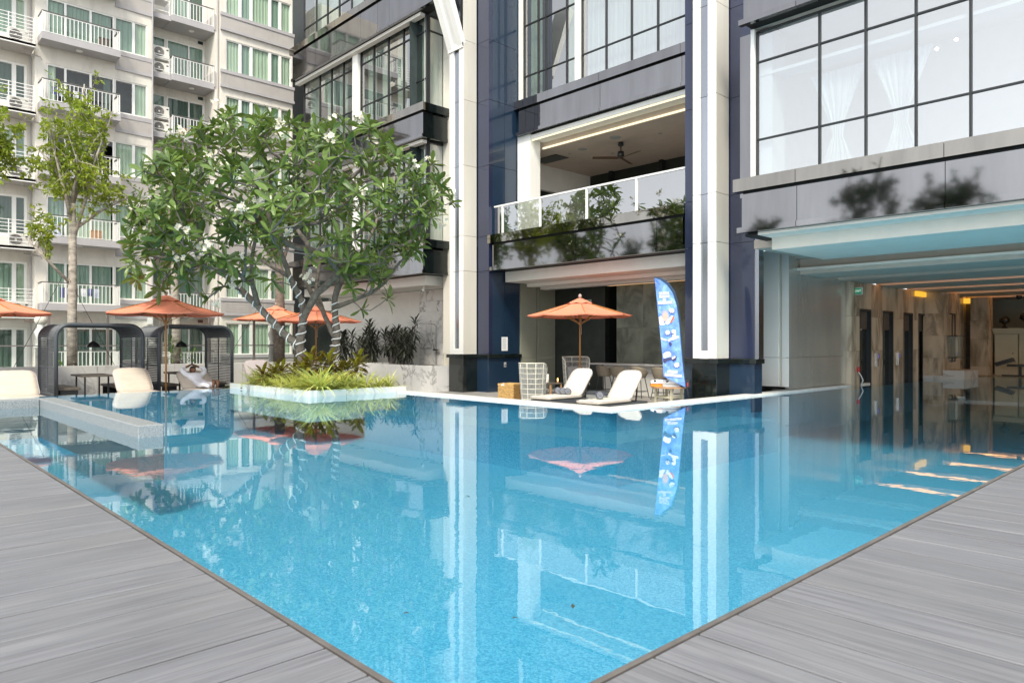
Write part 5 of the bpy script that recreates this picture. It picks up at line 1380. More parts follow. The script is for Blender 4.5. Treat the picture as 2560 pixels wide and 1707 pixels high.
# outdoor shower
sh = thing('outdoor_shower', (-22.3, 17.05, 0.4), 'chrome rain shower column on the marble tiled wall', 'shower')
MB().tube([(-22.25, 17.02, 0.45), (-22.25, 17.02, 1.95), (-22.27, 16.95, 2.02), (-22.32, 16.6, 2.05), (-22.75, 16.5, 2.05), (-22.78, 16.5, 1.9)], 0.014, 8).build('riser', 'chrome', sh, smooth=True)
MB().lathe([(0.16, 0), (0.16, 0.012), (0.02, 0.03)], 18, (-22.78, 16.5, 1.87)).build('rain_head', 'chrome', sh)
MB().lathe([(0.01, 0), (0.055, 0.02), (0.05, 0.05), (0.02, 0.07)], 12, (-22.42, 16.95, 1.38)).bar((-22.42, 16.96, 1.4), (-22.33, 17.0, 1.05), 0.025).build('hand_shower', 'chrome', sh, smooth=True)
MB().box(-22.42, -22.1, 16.98, 17.06, 1.0, 1.06).build('mixer', 'chrome', sh)
MB().tube([(-22.33, 17, 1.05), (-22.4, 16.95, 0.7), (-22.3, 16.98, 0.5)], 0.008, 6).build('hose', 'chrome', sh, smooth=True)
cc_ = thing('security_camera', (-21.5, 15.9, 3.2), 'small white security camera under the soffit above the shower', 'camera')
MB().obox((-21.6, 15.9, 3.28), (0.09, -0.05, -0.03), (0.02, 0.035, 0), (0, 0, 0.035)).build('body', 'white_plastic', cc_)
MB().obox((-21.7, 15.95, 3.245), (0.012, -0.007, -0.004), (0.018, 0.032, 0), (0, 0, 0.032)).build('lens', 'cctv_black', cc_)
MB().bar((-21.5, 15.85, 3.3), (-21.45, 15.85, 3.41), 0.03).build('bracket', 'white_plastic', cc_)
# trees behind the photographer, seen mirrored in the hotel's panels and glass
for i, (tx, ty, hh, cz, rx, rz) in enumerate(((-5.2, -7.2, 7.6, 5.8, 1.7, 2.0), (-9.8, -6.5, 8.6, 6.9, 2.0, 1.9), (-13.6, -7.5, 9.8, 7.6, 2.6, 2.6), (-18, -6.5, 8.0, 6.0, 2.2, 2.2), (-23, -7, 8.6, 6.6, 2.4, 2.2), (-28.5, -6.5, 8, 6.2, 2.4, 2.2))):
    tree('garden_tree', (tx, ty, 0.0), hh, 0.16, ((tx, ty, cz), (rx * 1.25, rx * 1.25, rz * 1.2)), 75, 0.2, 'leaf_back', 'dark garden tree behind the deck, seen mirrored in the hotel panels', 'bark', seed=40 + i, fork=0.5, group='trees mirrored in the hotel')
# ================================================================== parasols
random.seed(55)
def make_parasol():
    u = thing('parasol', (0, 0, 0), 'x', 'parasol')
    R_, ze, za = 1.6, 2.53, 3.02
    def pt(k, f):   # octagon point, sagging between ribs
        a = 2*pi*k/8 + pi/8; r = R_ * f * (cos(pi/8) / max(cos(((a - pi/8) % (pi/4)) - pi/8), .1) if False else 1)
        return Vector((r * cos(a), r * sin(a), za + (ze - za) * (f ** 1.0) - 0.05 * sin(pi * f)))
    for k in range(8):                     # eight canopy gores
        mb = MB(); n = 5
        for i in range(n + 1):
            f = 0.16 + 0.84 * i / n
            a_, b_ = pt(k, f), pt(k + 1, f)
            for j in range(5):
                t_ = j / 4; p = a_.lerp(b_, t_); p.z -= 0.03 * sin(pi * t_) * f
                mb.v.append(tuple(p))
        for i in range(n):
            for j in range(4): b = i*5 + j; mb.f.append((b, b+1, b+6, b+5))
        # scalloped hem turned under
        b = len(mb.v)
        for j in range(5):
            p = pt(k, 1).lerp(pt(k + 1, 1), j / 4); p.z -= 0.03 * sin(pi * j / 4) + 0.035; mb.v.append((p.x * .995, p.y * .995, p.z))
        for j in range(4): mb.f.append((n*5 + j, n*5 + j + 1, b + j + 1, b + j))
        mb.build('canopy_panel', 'canvas_orange', u, world=False)
    mb = MB()                               # vent cap
    for k in range(16):
        a = 2*pi*k/16 + pi/8; f = 0.27 if k % 2 == 0 else 0.235; mb.v.append((R_*f*cos(a), R_*f*sin(a), za + (ze - za)*f - 0.02 + (0.018 if k % 2 else 0)))
    for k in range(16):
        a = 2*pi*k/16 + pi/8; mb.v.append((0.07*cos(a), 0.07*sin(a), za + 0.02))
    for k in range(16): mb.f.append((k, (k+1) % 16, 16 + (k+1) % 16, 16 + k))
    mb.f.append(tuple(range(16, 32)))
    mb.build('vent_cap', 'canvas_orange', u, world=False)
    MB().lathe([(0.03, za + .01), (0.035, za + .05), (0.055, za + .07), (0.05, za + .12), (0.02, za + .155), (0.0, za + .16)], 12).build('finial', 'finial_grey', u, world=False, smooth=True)
    MB().lathe([(0.026, 0.25), (0.026, za + .09)], 12).build('pole', 'wood_pole', u, world=False, smooth=True)
    MB().lathe([(0.032, 0.22), (0.032, 0.30)], 12).build('collar', 'white_plastic', u, world=False)
    MB().bbox(-0.3, 0.3, -0.3, 0.3, 0, 0.07, 0.02).lathe([(0.04, 0.065), (0.04, 0.24)], 12).build('base', 'black_metal', u, world=False)
    for k in range(8):
        a_, b_ = pt(k, 0.1), pt(k, 0.985); mb = MB(); mb.bar(a_ - Vector((0,0,.03)), b_ - Vector((0,0,.02)), 0.018, 0.03)
        h = pt(k, 0.5); mb.bar(h - Vector((0,0,.04)), (0.05*cos(2*pi*k/8 + pi/8), 0.05*sin(2*pi*k/8 + pi/8), 2.28), 0.014, 0.02)
        mb.build('rib', 'wood_pole', u, world=False)
    MB().lathe([(0.06, 2.24), (0.06, 2.32)], 10).build('runner', 'wood_pole', u, world=False)
    MB().tube([(0.05, 0.02, 2.4), (0.06, 0.03, 2.1), (0.055, 0.02, 1.95)], 0.006, 4).build('cord', 'white_plastic', u, world=False)
    return u
PA = make_parasol()
spots = [(at(1450, 858, 21.6), 0.0, 1.0, 'orange parasol between the two loungers in front of the bar'),
         (at(415, 858, 20.3), 0.1, 1.0, 'orange parasol with wooden pole in front of the two cabanas'),
         (at(-30, 858, 19.8), 0.2, 1.0, 'orange parasol cut off by the left edge of the picture'),
         (at(691, 858, 28.2), 0.15, 1.04, 'farther of the two orange parasols behind the frangipani trunks'),
         (at(790, 858, 24.6), 0.3, 0.97, 'nearer orange parasol behind the frangipani trunks, right of the pair')]
for i, (p, rz, sc, lab) in enumerate(spots):
    loc = (p.x, p.y, DECK)
    if i == 0: o = PA; o.location = loc; o.rotation_euler = (0, 0, YAW + rz + pi/8); o['label'] = lab; o['group'] = 'orange parasols'
    else: clone(PA, loc, YAW + rz + pi/8, lab, 'orange parasols', (sc, sc, sc))
# ================================================================== cabanas
def weave(mb, o, u, v, lu, lv, su, sv, w, t=0.006, wv=None):
    """open weave: strips along u (spacing sv) and along v (spacing su)"""
    u, v = Vector(u).normalized(), Vector(v).normalized(); n = u.cross(v); o = Vector(o)
    k = sv / 2
    while k < lv: mb.obox(o + u*lu/2 + v*k, u*lu/2, v*w/2, n*t/2); k += sv
    k = su / 2
    while k < lu: mb.obox(o + u*k + v*lv/2 + n*t, u*(wv or w)/2, v*lv/2, n*t/2); k += su
def make_cabana():
    c = thing('cabana', (0, 0, 0), 'x', 'cabana')
    Wd, Dp, Hh, rr = 2.18, 2.2, 2.2, 0.36          # width along Y, depth along -X, height; front at x=0
    def arch(x, r):
        P = [(x, 0, 0.02), (x, 0, Hh - rr)]
        for k in range(1, 8): a = pi - (pi/2) * k / 8; P.append((x, rr + rr*cos(a), Hh - rr + rr*sin(a)))
        P += [(x, rr, Hh), (x, Wd - rr, Hh)]
        for k in range(1, 8): a = pi/2 - (pi/2) * k / 8; P.append((x, Wd - rr + rr*cos(a), Hh - rr + rr*sin(a)))
        P += [(x, Wd, Hh - rr), (x, Wd, 0.02)]
        return P
    MB().tube(arch(0, 0), 0.05, 10).build('front_arch', 'rattan_tube', c, world=False, smooth=True)
    MB().tube(arch(-Dp, 0), 0.045, 10).build('rear_arch', 'rattan_tube', c, world=False, smooth=True)
    for yy in (0.0, Wd):
        mb = MB(); weave(mb, (-Dp, yy, 0.28), (1,0,0), (0,0,1), Dp, Hh - rr - 0.34, 0.10, 0.052, 0.027, 0.008, 0.018)
        mb.bar((-Dp/2, yy, 0.05), (-Dp/2, yy, Hh - rr), 0.03); mb.bar((-Dp, yy, 0.27), (0, yy, 0.27), 0.05); mb.bar((-Dp, yy, Hh - rr - 0.03), (0, yy, Hh - rr - 0.03), 0.035)
        mb.bar((-Dp, yy, 1.02), (0, yy, 1.02), 0.03)
        o = mb.build('woven_side', 'rattan_dark', c, world=False); o['kind'] = 'stuff'
        mb = MB(); weave(mb, (-Dp, yy, 0.03), (1,0,0), (0,0,1), Dp, 0.22, 0.08, 0.045, 0.04); o = mb.build('woven_foot', 'rattan_dark', c, world=False); o['kind'] = 'stuff'
        mb = MB()
        for k in range(9):
            a = (pi/2) * (k + 0.5) / 9
            cy = rr - rr*cos(a) if yy == 0 else Wd - rr + rr*cos(a)
            mb.obox((-Dp/2, cy, Hh - rr + rr*sin(a)), (Dp/2, 0, 0), (0, 0.026*sin(a) * (1 if yy == 0 else -1), 0.026*cos(a)), Vector((0, -cos(a), sin(a))) * 0.004)
        for q in range(int(Dp / 0.09)):
            P = [(-Dp + 0.045 + q*0.09, (rr - rr*cos(pi/2*k/6)) if yy == 0 else (Wd - rr + rr*cos(pi/2*k/6)), Hh - rr + rr*sin(pi/2*k/6) + 0.005) for k in range(7)]; mb.tube(P, 0.016, 4, False)
        o = mb.build('woven_corner', 'rattan_dark', c, world=False); o['kind'] = 'stuff'
    mb = MB(); weave(mb, (-Dp, rr, Hh), (1,0,0), (0,1,0), Dp, Wd - 2*rr, 0.09, 0.06, 0.05); o = mb.build('woven_roof', 'rattan_dark', c, world=False); o['kind'] = 'stuff'
    for yy in (0.1, Wd - 0.62):
        b = MB().bbox(-Dp + 0.15, -0.15, yy, yy + 0.52, 0.38, 0.45, 0.02).build('bench', 'wood_dark', c, world=False)
        for xx in (-Dp + 0.2, -0.25): MB().box(xx, xx + 0.04, yy + 0.05, yy + 0.47, 0, 0.378).build('bench_leg', 'black_metal', b, world=False)
    return c
def make_table():
    t_ = thing('cabana_table', (0, 0, 0), 'x', 'table')
    MB().bbox(-0.65, 0.65, -0.42, 0.42, 0.72, 0.77, 0.008).build('tabletop', 'wood_dark', t_, world=False)
    for sx in (-0.5, 0.5):
        for sy in (-0.3, 0.3): MB().box(sx - 0.02, sx + 0.02, sy - 0.02, sy + 0.02, 0, 0.718).build('leg', 'black_metal', t_, world=False)
    return t_
def make_pendant():
    t_ = thing('pendant_lamp', (0, 0, 0), 'x', 'lamp')
    MB().lathe([(0.19, 0), (0.185, 0.02), (0.13, 0.12), (0.05, 0.17), (0.02, 0.2)], 18, cap=False).build('shade', 'cctv_black', t_, world=False, smooth=True)
    MB().tube([(0, 0, 0.19), (0, 0, 0.62)], 0.006, 5).build('cable', 'cctv_black', t_, world=False)
    return t_
CB = make_cabana(); TB = make_table(); PD = make_pendant()
for i, (y0, nm) in enumerate(((4.34, 'left'), (6.97, 'right'))):
    lc = ['dark woven arched cabana, the left one, behind the white loungers', 'dark woven arched cabana, the right one, behind the reclining man'][i]
    lt = ['dark wooden table inside the left cabana', 'dark wooden table inside the right cabana'][i]; lp = ['black dome pendant lamp hanging in the left cabana', 'black dome pendant lamp hanging in the right cabana'][i]
    loc = (-22.6, y0, DECK)
    if i == 0:
        CB.location = loc; CB['label'] = lc; CB['group'] = 'woven cabanas'
        TB.location = (-23.6, y0 + 1.1, DECK); TB['label'] = lt; TB['group'] = 'cabana tables'
        PD.location = (-23.7, y0 + 1.15, DECK + 1.56); PD['label'] = lp; PD['group'] = 'cabana lamps'
    else:
        clone(CB, loc, 0, lc, 'woven cabanas'); clone(TB, (-23.6, y0 + 1.05, DECK), 0, lt, 'cabana tables'); clone(PD, (-23.7, y0 + 1.0, DECK + 1.56), 0, lp, 'cabana lamps')
# ================================================================== sun loungers
def rounded_pad(mb, L, Wd, T, r, taper=0.0, nx=14, ny=8):
    """cushion from x=0..L, y=-W/2..W/2, z=0..T with rounded far corners and soft edges"""
    top = []
    def half(x):
        w = Wd / 2 * (1 - taper * x / L)
        if x > L - r: w -= r - sqrt(max(0, r*r - (x - (L - r))**2))
        if x < 0.06: w -= 0.06 - sqrt(max(0, 0.06**2 - (0.06 - x)**2))
        return w
    xs = [L * (1 - cos(pi * i / nx)) / 2 for i in range(nx + 1)]
    b = len(mb.v)
    for side in (1, 0):
        for x in xs:
            for j in range(ny + 1):
                t_ = -1 + 2 * j / ny; w = half(x); e = 1 - 0.5 * max(0, abs(t_) - 0.8) / 0.2
                ex = min(1, min(x, L - x) / 0.05); ex = 0.5 + 0.5 * sqrt(max(0, ex))
                k = (e * ex)
                z = T/2 + (T/2) * k * (1 if side else -1) + (0.006 * sin(x * 23 + t_ * 3) * cos(t_ * 5) if side else 0)
                mb.v.append((x, w * t_, z))
    n = ny + 1; m_ = (nx + 1) * n
    for i in range(nx):
        for j in range(ny):
            q = b + i*n + j; mb.f.append((q, q + n, q + n + 1, q + 1)); q += m_; mb.f.append((q, q + 1, q + n + 1, q + n))
    rim = [(0, j) for j in range(n)] + [(i, ny) for i in range(1, nx + 1)] + [(nx, j) for j in range(ny - 1, -1, -1)] + [(i, 0) for i in range(nx - 1, 0, -1)]
    for a, c in zip(rim, rim[1:] + rim[:1]):
        p, q = b + a[0]*n + a[1], b + c[0]*n + c[1]; mb.f.append((p, q, q + m_, p + m_))
    return [mb.v[b + a[0]*n + a[1]] for a in rim]
def make_lounger(cush, ang=50, seatL=1.28, backL=0.86, Wd=0.70):
    t_ = thing('sun_lounger', (0, 0, 0), 'x', 'sun lounger')      # foot at x=0, head towards +x
    mb = MB(); rim = rounded_pad(mb, seatL, Wd, 0.09, 0.05); mb.v = [(x, y, z + 0.27) for x, y, z in mb.v]; sc_o = mb.build('seat_cushion', cush, t_, world=False, smooth=True)
    MB().tube([(x, y, z + 0.272) for x, y, z in rim + rim[:1]], 0.006, 5, False).build('piping', 'cushion_pink', sc_o, world=False, smooth=True)
    mb = MB(); rim = rounded_pad(mb, backL, Wd, 0.085, 0.2, 0.0); a = RAD(ang)
    mb.v = [(seatL - 0.03 + x*cos(a) - z*sin(a), y, 0.31 + x*sin(a) + z*cos(a)) for x, y, z in mb.v]; bc_o = mb.build('back_cushion', cush, t_, world=False, smooth=True)
    MB().tube([(seatL - 0.03 + x*cos(a) - z*sin(a), y, 0.312 + x*sin(a) + z*cos(a)) for x, y, z in rim + rim[:1]], 0.006, 5, False).build('piping', 'cushion_pink', bc_o, world=False, smooth=True)
    MB().bbox(0.03, 1.95, -Wd/2 + 0.01, Wd/2 - 0.01, 0.20, 0.262, 0.02).build('frame', 'rattan_tube', t_, world=False)
    mb = MB()
    n = int(1.9 / 0.035)
    for k in range(n):
        x = 0.05 + 1.88 * k / (n - 1)
        for s_ in (-1, 1): mb.box(x - 0.009, x + 0.009, s_ * (Wd/2 - 0.012) - 0.008, s_ * (Wd/2 - 0.012) + 0.008, 0.03, 0.2)
    for k in range(int(Wd / 0.035)):
        y = -Wd/2 + 0.03 + k * 0.035
        for x in (0.04, 1.93): mb.box(x - 0.008, x + 0.008, y - 0.009, y + 0.009, 0.03, 0.2)
    mb.box(0.05, 1.93, -Wd/2 + 0.03, Wd/2 - 0.03, 0.03, 0.05)
    o = mb.build('woven_skirt', 'rattan_dark', t_, world=False); o['kind'] = 'stuff'
    MB().bar((seatL + 0.35, -0.2, 0.24), (seatL + backL*cos(a)*0.75, -0.2, 0.31 + backL*sin(a)*0.6), 0.025).bar((seatL + 0.35, 0.2, 0.24), (seatL + backL*cos(a)*0.75, 0.2, 0.31 + backL*sin(a)*0.6), 0.025).bar((seatL + backL*cos(a)*0.75, -0.2, 0.31 + backL*sin(a)*0.6), (seatL + backL*cos(a)*0.75, 0.2, 0.31 + backL*sin(a)*0.6), 0.025).build('back_support', 'black_metal', t_, world=False)
    return t_
LG = make_lounger('cushion')
R1 = RAD(91)
LG.location = (-10.72, 12.55, DECK); LG.rotation_euler = (0, 0, R1); LG['label'] = 'cream sun lounger on the bar terrace, right of the parasol pole, one towel on it'; LG['group'] = 'sun loungers'
clone(LG, (-12.45, 12.75, DECK), R1, 'cream sun lounger on the bar terrace, left of the parasol pole, three towels on it', 'sun loungers')
LW2 = make_lounger('cushion_warm', 46, 1.0, 0.86, 0.94)
LM = make_lounger('cushion_warm', 33, 1.0, 0.86, 0.94)
LW2.location = (-20.85, 3.38, DECK); LW2.rotation_euler = (0, 0, pi + 0.02); LW2['label'] = 'cream lounger by the pool edge, cut off by the left edge of the picture'; LW2['group'] = 'sun loungers'
clone(LW2, (-20.85, 6.1, DECK), pi + 0.0, 'empty cream lounger in front of the left cabana', 'sun loungers')
LM.location = (-20.85, 7.85, DECK); LM.rotation_euler = (0, 0, pi); LM['label'] = 'cream lounger with a man lying on it'; LM['group'] = 'sun loungers'
LP = make_lounger('cushion_pink', 60, 1.0, 0.9, 0.9); LP.location = (-21.6, 10.1, DECK); LP.rotation_euler = (0, 0, pi); LP['label'] = 'greyish pink lounger behind the left end of the marble planter'; LP['group'] = 'sun loungers'
# ================================================================== reclining man
random.seed(9)
def skin_mesh(name, pts, edges, rads, m, parent, root=0, sub=2, flat=None):
    me = bpy.data.meshes.new(name); me.from_pydata([tuple(p) for p in pts], edges, [])
    o = bpy.data.objects.new(name, me); COL.objects.link(o)
    sk = o.modifiers.new('s', 'SKIN'); sk.use_smooth_shade = True
    me.skin_vertices[0] if me.skin_vertices else None
    if not me.skin_vertices: me.attributes
    for i, r in enumerate(rads):
        sv = me.skin_vertices[0].data[i]; sv.radius = (r, r) if not hasattr(r, '__len__') else r; sv.use_root = (i == root)
    sb = o.modifiers.new('u', 'SUBSURF'); sb.levels = sub; sb.render_levels = sub
    dg = bpy.context.evaluated_depsgraph_get(); dg.update()
    me2 = bpy.data.meshes.new_from_object(o.evaluated_get(dg)); bpy.data.objects.remove(o)
    me2.materials.clear(); me2.materials.append(MATS[m]); me2.polygons.foreach_set('use_smooth', [True] * len(me2.polygons))
    o = bpy.data.objects.new(name, me2); COL.objects.link(o); o.parent = parent; return o
MN = thing('person', (-21.85, 7.85, DECK), 'person in a white long sleeved shirt and sunglasses reclining with hands behind the head', 'person')
# local frame: origin below the hinge of the lounger, x towards the feet (pool), y to the picture's right, z up
BA = RAD(33)
def Lp(s_, y, h): return Vector((-cos(BA) * s_ + sin(BA) * h, y, 0.36 + sin(BA) * s_ + cos(BA) * h))    # along the backrest, above it
B = [Vector((0.16, 0, 0.47)), Lp(0.12, 0, 0.11), Lp(0.28, 0, 0.12), Lp(0.43, 0, 0.12), Lp(0.54, 0, 0.12),
     Lp(0.45, -0.17, 0.12), Lp(0.56, -0.30, 0.15), Lp(0.70, -0.345, 0.19), Lp(0.77, -0.20, 0.20),
     Lp(0.45, 0.17, 0.12), Lp(0.56, 0.30, 0.15), Lp(0.70, 0.345, 0.19), Lp(0.77, 0.20, 0.20),
     Vector((0.42, -0.10, 0.46)), Vector((0.66, -0.10, 0.49)), Vector((0.92, -0.02, 0.43)),
     Vector((0.42, 0.11, 0.46)), Vector((0.66, 0.13, 0.49)), Vector((0.92, 0.12, 0.43))]
skin_mesh('shirt', B, [(0,1),(1,2),(2,3),(3,4),(3,5),(5,6),(6,7),(7,8),(3,9),(9,10),(10,11),(11,12),(0,13),(13,14),(14,15),(0,16),(16,17),(17,18)],
          [(.15,.11),(.15,.115),(.17,.12),(.16,.11),(.07,.07),.085,.075,.068,.05,.085,.075,.068,.05,.09,.07,.055,.09,.07,.055], 'shirt', MN)
for s_, F0 in ((-1, Vector((0.98, 0.02, 0.42))), (1, Vector((0.98, 0.15, 0.42)))):
    pts = [F0, F0 + Vector((0.05, 0.01, 0.02)), F0 + Vector((0.06, 0.015, 0.09)), F0 + Vector((0.05, 0.02, 0.14))]; ed = [(0,1),(1,2),(2,3)]; rd = [.042,.045,.042,.04]
    for k in range(5):
        a = F0 + Vector((0.045, 0.02 + (k - 2) * 0.021, 0.17)); b = a + Vector((0.012, (k - 2) * 0.003, 0.045 - abs(k - (0 if s_ > 0 else 4)) * 0.005)); pts += [a, b]; ed += [(3, len(pts) - 2), (len(pts) - 2, len(pts) - 1)]; rd += [.012, .011]
    skin_mesh('foot', pts, ed, rd, 'skin', MN, sub=1)
H0 = Lp(0.70, 0, 0.16)
hd = MB()
nl, nr = 14, 18
for i in range(nl + 1):
    th = pi * i / nl
    for j in range(nr):
        ph = 2*pi*j/nr; x, y, z = sin(th)*cos(ph), sin(th)*sin(ph), cos(th)
        rx, ry, rz = 0.098, 0.078, 0.118
        if z < -0.2: ry *= 1 - 0.28 * (-z - 0.2); rx *= 0.95
        hd.v.append((x*rx, y*ry, z*rz))
for i in range(nl):
    for j in range(nr): hd.f.append((i*nr + j, i*nr + (j+1) % nr, (i+1)*nr + (j+1) % nr, (i+1)*nr + j))
TILT = RAD(-38)
def head_xf(v):
    x, y, z = v; return (H0.x + x*cos(TILT) + z*sin(TILT), H0.y + y, H0.z - x*sin(TILT) + z*cos(TILT))
hd.add([(0.092,-0.014,0.0),(0.092,0.014,0.0),(0.085,0,0.045),(0.122,0,-0.008),(0.094,0,-0.022)], [(0,3,2),(3,1,2),(0,4,3),(4,1,3)])
for s_ in (-1, 1): hd.lathe([(0.006, -0.02), (0.02, -0.005), (0.02, 0.02), (0.006, 0.035)], 8, (-0.005, 0.08*s_, 0.0))
hd.tube([(-0.02, 0, -0.08), (-0.03, 0, -0.2)], [0.055, 0.06], 10)
hd.v = [head_xf(v) for v in hd.v]
hdo = hd.build('head', 'skin', MN, world=False, smooth=True)
hm = MB()
for i in range(9):
    th = pi * i / 16
    for j in range(nr):
        ph = 2*pi*j/nr; k = 1.05 + 0.05 * random.random()
        th2 = th * (0.72 if cos(ph) > 0.35 else 1.12); hm.v.append((sin(th2)*cos(ph)*0.10*k - 0.004, sin(th2)*sin(ph)*0.082*k, cos(th2)*0.12*k))
for i in range(8):
    for j in range(nr): hm.f.append((i*nr + j, i*nr + (j+1) % nr, (i+1)*nr + (j+1) % nr, (i+1)*nr + j))
hm.v = [head_xf(v) for v in hm.v]; hm.build('hair', 'hair', MN, world=False, smooth=True)
gm = MB()
for s_ in (-1, 1): gm.obox((0.094, 0.033*s_, 0.022), (0.006, -0.012*s_, 0), (0, 0.028, 0), (0, 0, 0.019)); gm.bar((0.08, 0.064*s_, 0.028), (-0.01, 0.082*s_, 0.025), 0.006)
gm.bar((0.102, -0.01, 0.028), (0.102, 0.01, 0.028), 0.006)
gm.v = [head_xf(v) for v in gm.v]; gm.build('sunglasses', 'sunglass', hdo, world=False)
mm = MB().obox((0.088, 0, -0.055), (0.004, 0, 0), (0, 0.022, 0), (0, 0, 0.005)); mm.v = [head_xf(v) for v in mm.v]; mm.build('mouth', 'flag_print_skin', hdo, world=False)
for s_ in (-1, 1):   # hands laid over the crown of the head
    pts = [Lp(0.77, 0.21*s_, 0.20), Lp(0.80, 0.13*s_, 0.22), Lp(0.82, 0.08*s_, 0.24)]; ed = [(0,1),(1,2)]; rd = [.034,.036,.036]
    for k in range(4):
        a = Lp(0.84 + 0.012*k, 0.045*s_, 0.27 - 0.022*k); b = Lp(0.845 + 0.014*k, -0.005*s_, 0.28 - 0.022*k + 0.006*s_); c = Lp(0.835 + 0.014*k, -0.05*s_, 0.27 - 0.022*k)
        i0 = len(pts); pts += [a, b, c]; ed += [(2, i0), (i0, i0+1), (i0+1, i0+2)]; rd += [.0105, .0095, .0085]
    i0 = len(pts); pts += [Lp(0.78, 0.09*s_, 0.26), Lp(0.76, 0.06*s_, 0.29)]; ed += [(1, i0), (i0, i0+1)]; rd += [.013, .010]
    skin_mesh('hand', pts, ed, rd, 'skin', MN, sub=1)
# ================================================================== bar terrace furniture
def towel_roll(p, ax, label, r=0.085, L=0.30):
    t_ = thing('towel', p, label, 'towel', 'rolled towels'); ax = Vector(ax).normalized(); s_ = Vector((-ax.y, ax.x, 0)); p = Vector(p)
    MB().tube([p - ax*L/2, p - ax*L*0.47, p + ax*L*0.47, p + ax*L/2], [r*0.9, r, r, r*0.9], 16).build('roll', 'towel', t_, smooth=True)
    sp_ = [p + ax*s2*L/2*1.01 + (s_*cos(q*0.5) + Vector((0,0,1))*sin(q*0.5)) * (0.012 + 0.0022*q) for s2 in (-1,) for q in range(30)]
    MB().tube(sp_, 0.006, 4).build('spiral_edge', 'fabric_grey', t_)
axv = Vector((cos(R1), sin(R1), 0)); pvv = Vector((-sin(R1), cos(R1), 0))
towel_roll(tuple(Vector((-10.72, 12.55, 0.045)) + axv * 0.62 + pvv * 0.12), FWD, 'blue grey towel roll on the right lounger')
for k in range(3):
    towel_roll(tuple(Vector((-12.45, 12.75, 0.045)) + axv * 0.95 - pvv * (-0.22 + 0.17*k)), FWD, ['leftmost of three blue grey towel rolls on the left lounger', 'middle of three blue grey towel rolls on the left lounger', 'rightmost of three blue grey towel rolls on the left lounger'][k])
# woven low table
lt = thing('woven_table', (-11.9, 14.55, DECK), 'low grey woven table between the two loungers on the bar terrace', 'table')
MB().bbox(-12.25, -11.5, 14.25, 14.95, DECK + 0.36, DECK + 0.42, 0.02).build('tabletop', 'rattan_tube', lt)
mb = MB()
for k in range(20):
    for (xx, yy) in ((-12.23 + k*0.037, 14.27), (-12.23 + k*0.037, 14.93), (-12.23, 14.27 + k*0.034), (-11.52, 14.27 + k*0.034)): mb.box(xx - .01, xx + .01, yy - .01, yy + .01, DECK + .02, DECK + .36)
mb.box(-12.2, -11.54, 14.29, 14.91, DECK + 0.02, DECK + 0.04); o = mb.build('woven_skirt', 'fabric_grey', lt); o['kind'] = 'stuff'
# laundry basket
bk = thing('basket', (-14.65, 13.9, DECK), 'square woven seagrass basket with white liner beside the left lounger', 'basket')
u_ = Vector((cos(RAD(10)), sin(RAD(10)), 0)); v2 = Vector((-u_.y, u_.x, 0)); bc = Vector((-14.72, 13.95, DECK + 0.26))
for (n_, hw, hh, m_) in ((-v2, u_, 0.27, 'basket'), (u_, v2, 0.27, 'basket_shaded'), (v2, u_, 0.27, 'basket'), (-u_, v2, 0.27, 'basket')):
    mb = MB(); c0 = bc + n_ * 0.27
    mb.obox(c0 - n_ * 0.01, hw * 0.27, Vector((0,0,0.26)), n_ * 0.008)
    for r in range(13):
        for q in range(9):
            o_ = 0.03 if r % 2 else 0.0
            mb.obox(c0 + hw * (-0.25 + q*0.06 + o_) + Vector((0,0,-0.24 + r*0.04)) + n_*0.004, hw*0.026, Vector((0,0,0.017)), n_*0.008)
    o = mb.build('woven_side', m_, bk); o['kind'] = 'stuff'
MB().obox(bc + Vector((0,0,0.27)), u_*0.28, v2*0.28, (0,0,0.014)).build('lid', 'basket', bk)
MB().obox(bc + Vector((0,0,0.245)) - v2*0.285 - u_*0.1, u_*0.05, Vector((0,0,0.02)), v2*0.006).obox(bc + Vector((0,0,0.26)) - u_*0.29, v2*0.03, Vector((0,0,0.03)), u_*0.006).build('liner_tie', 'shirt', bk)
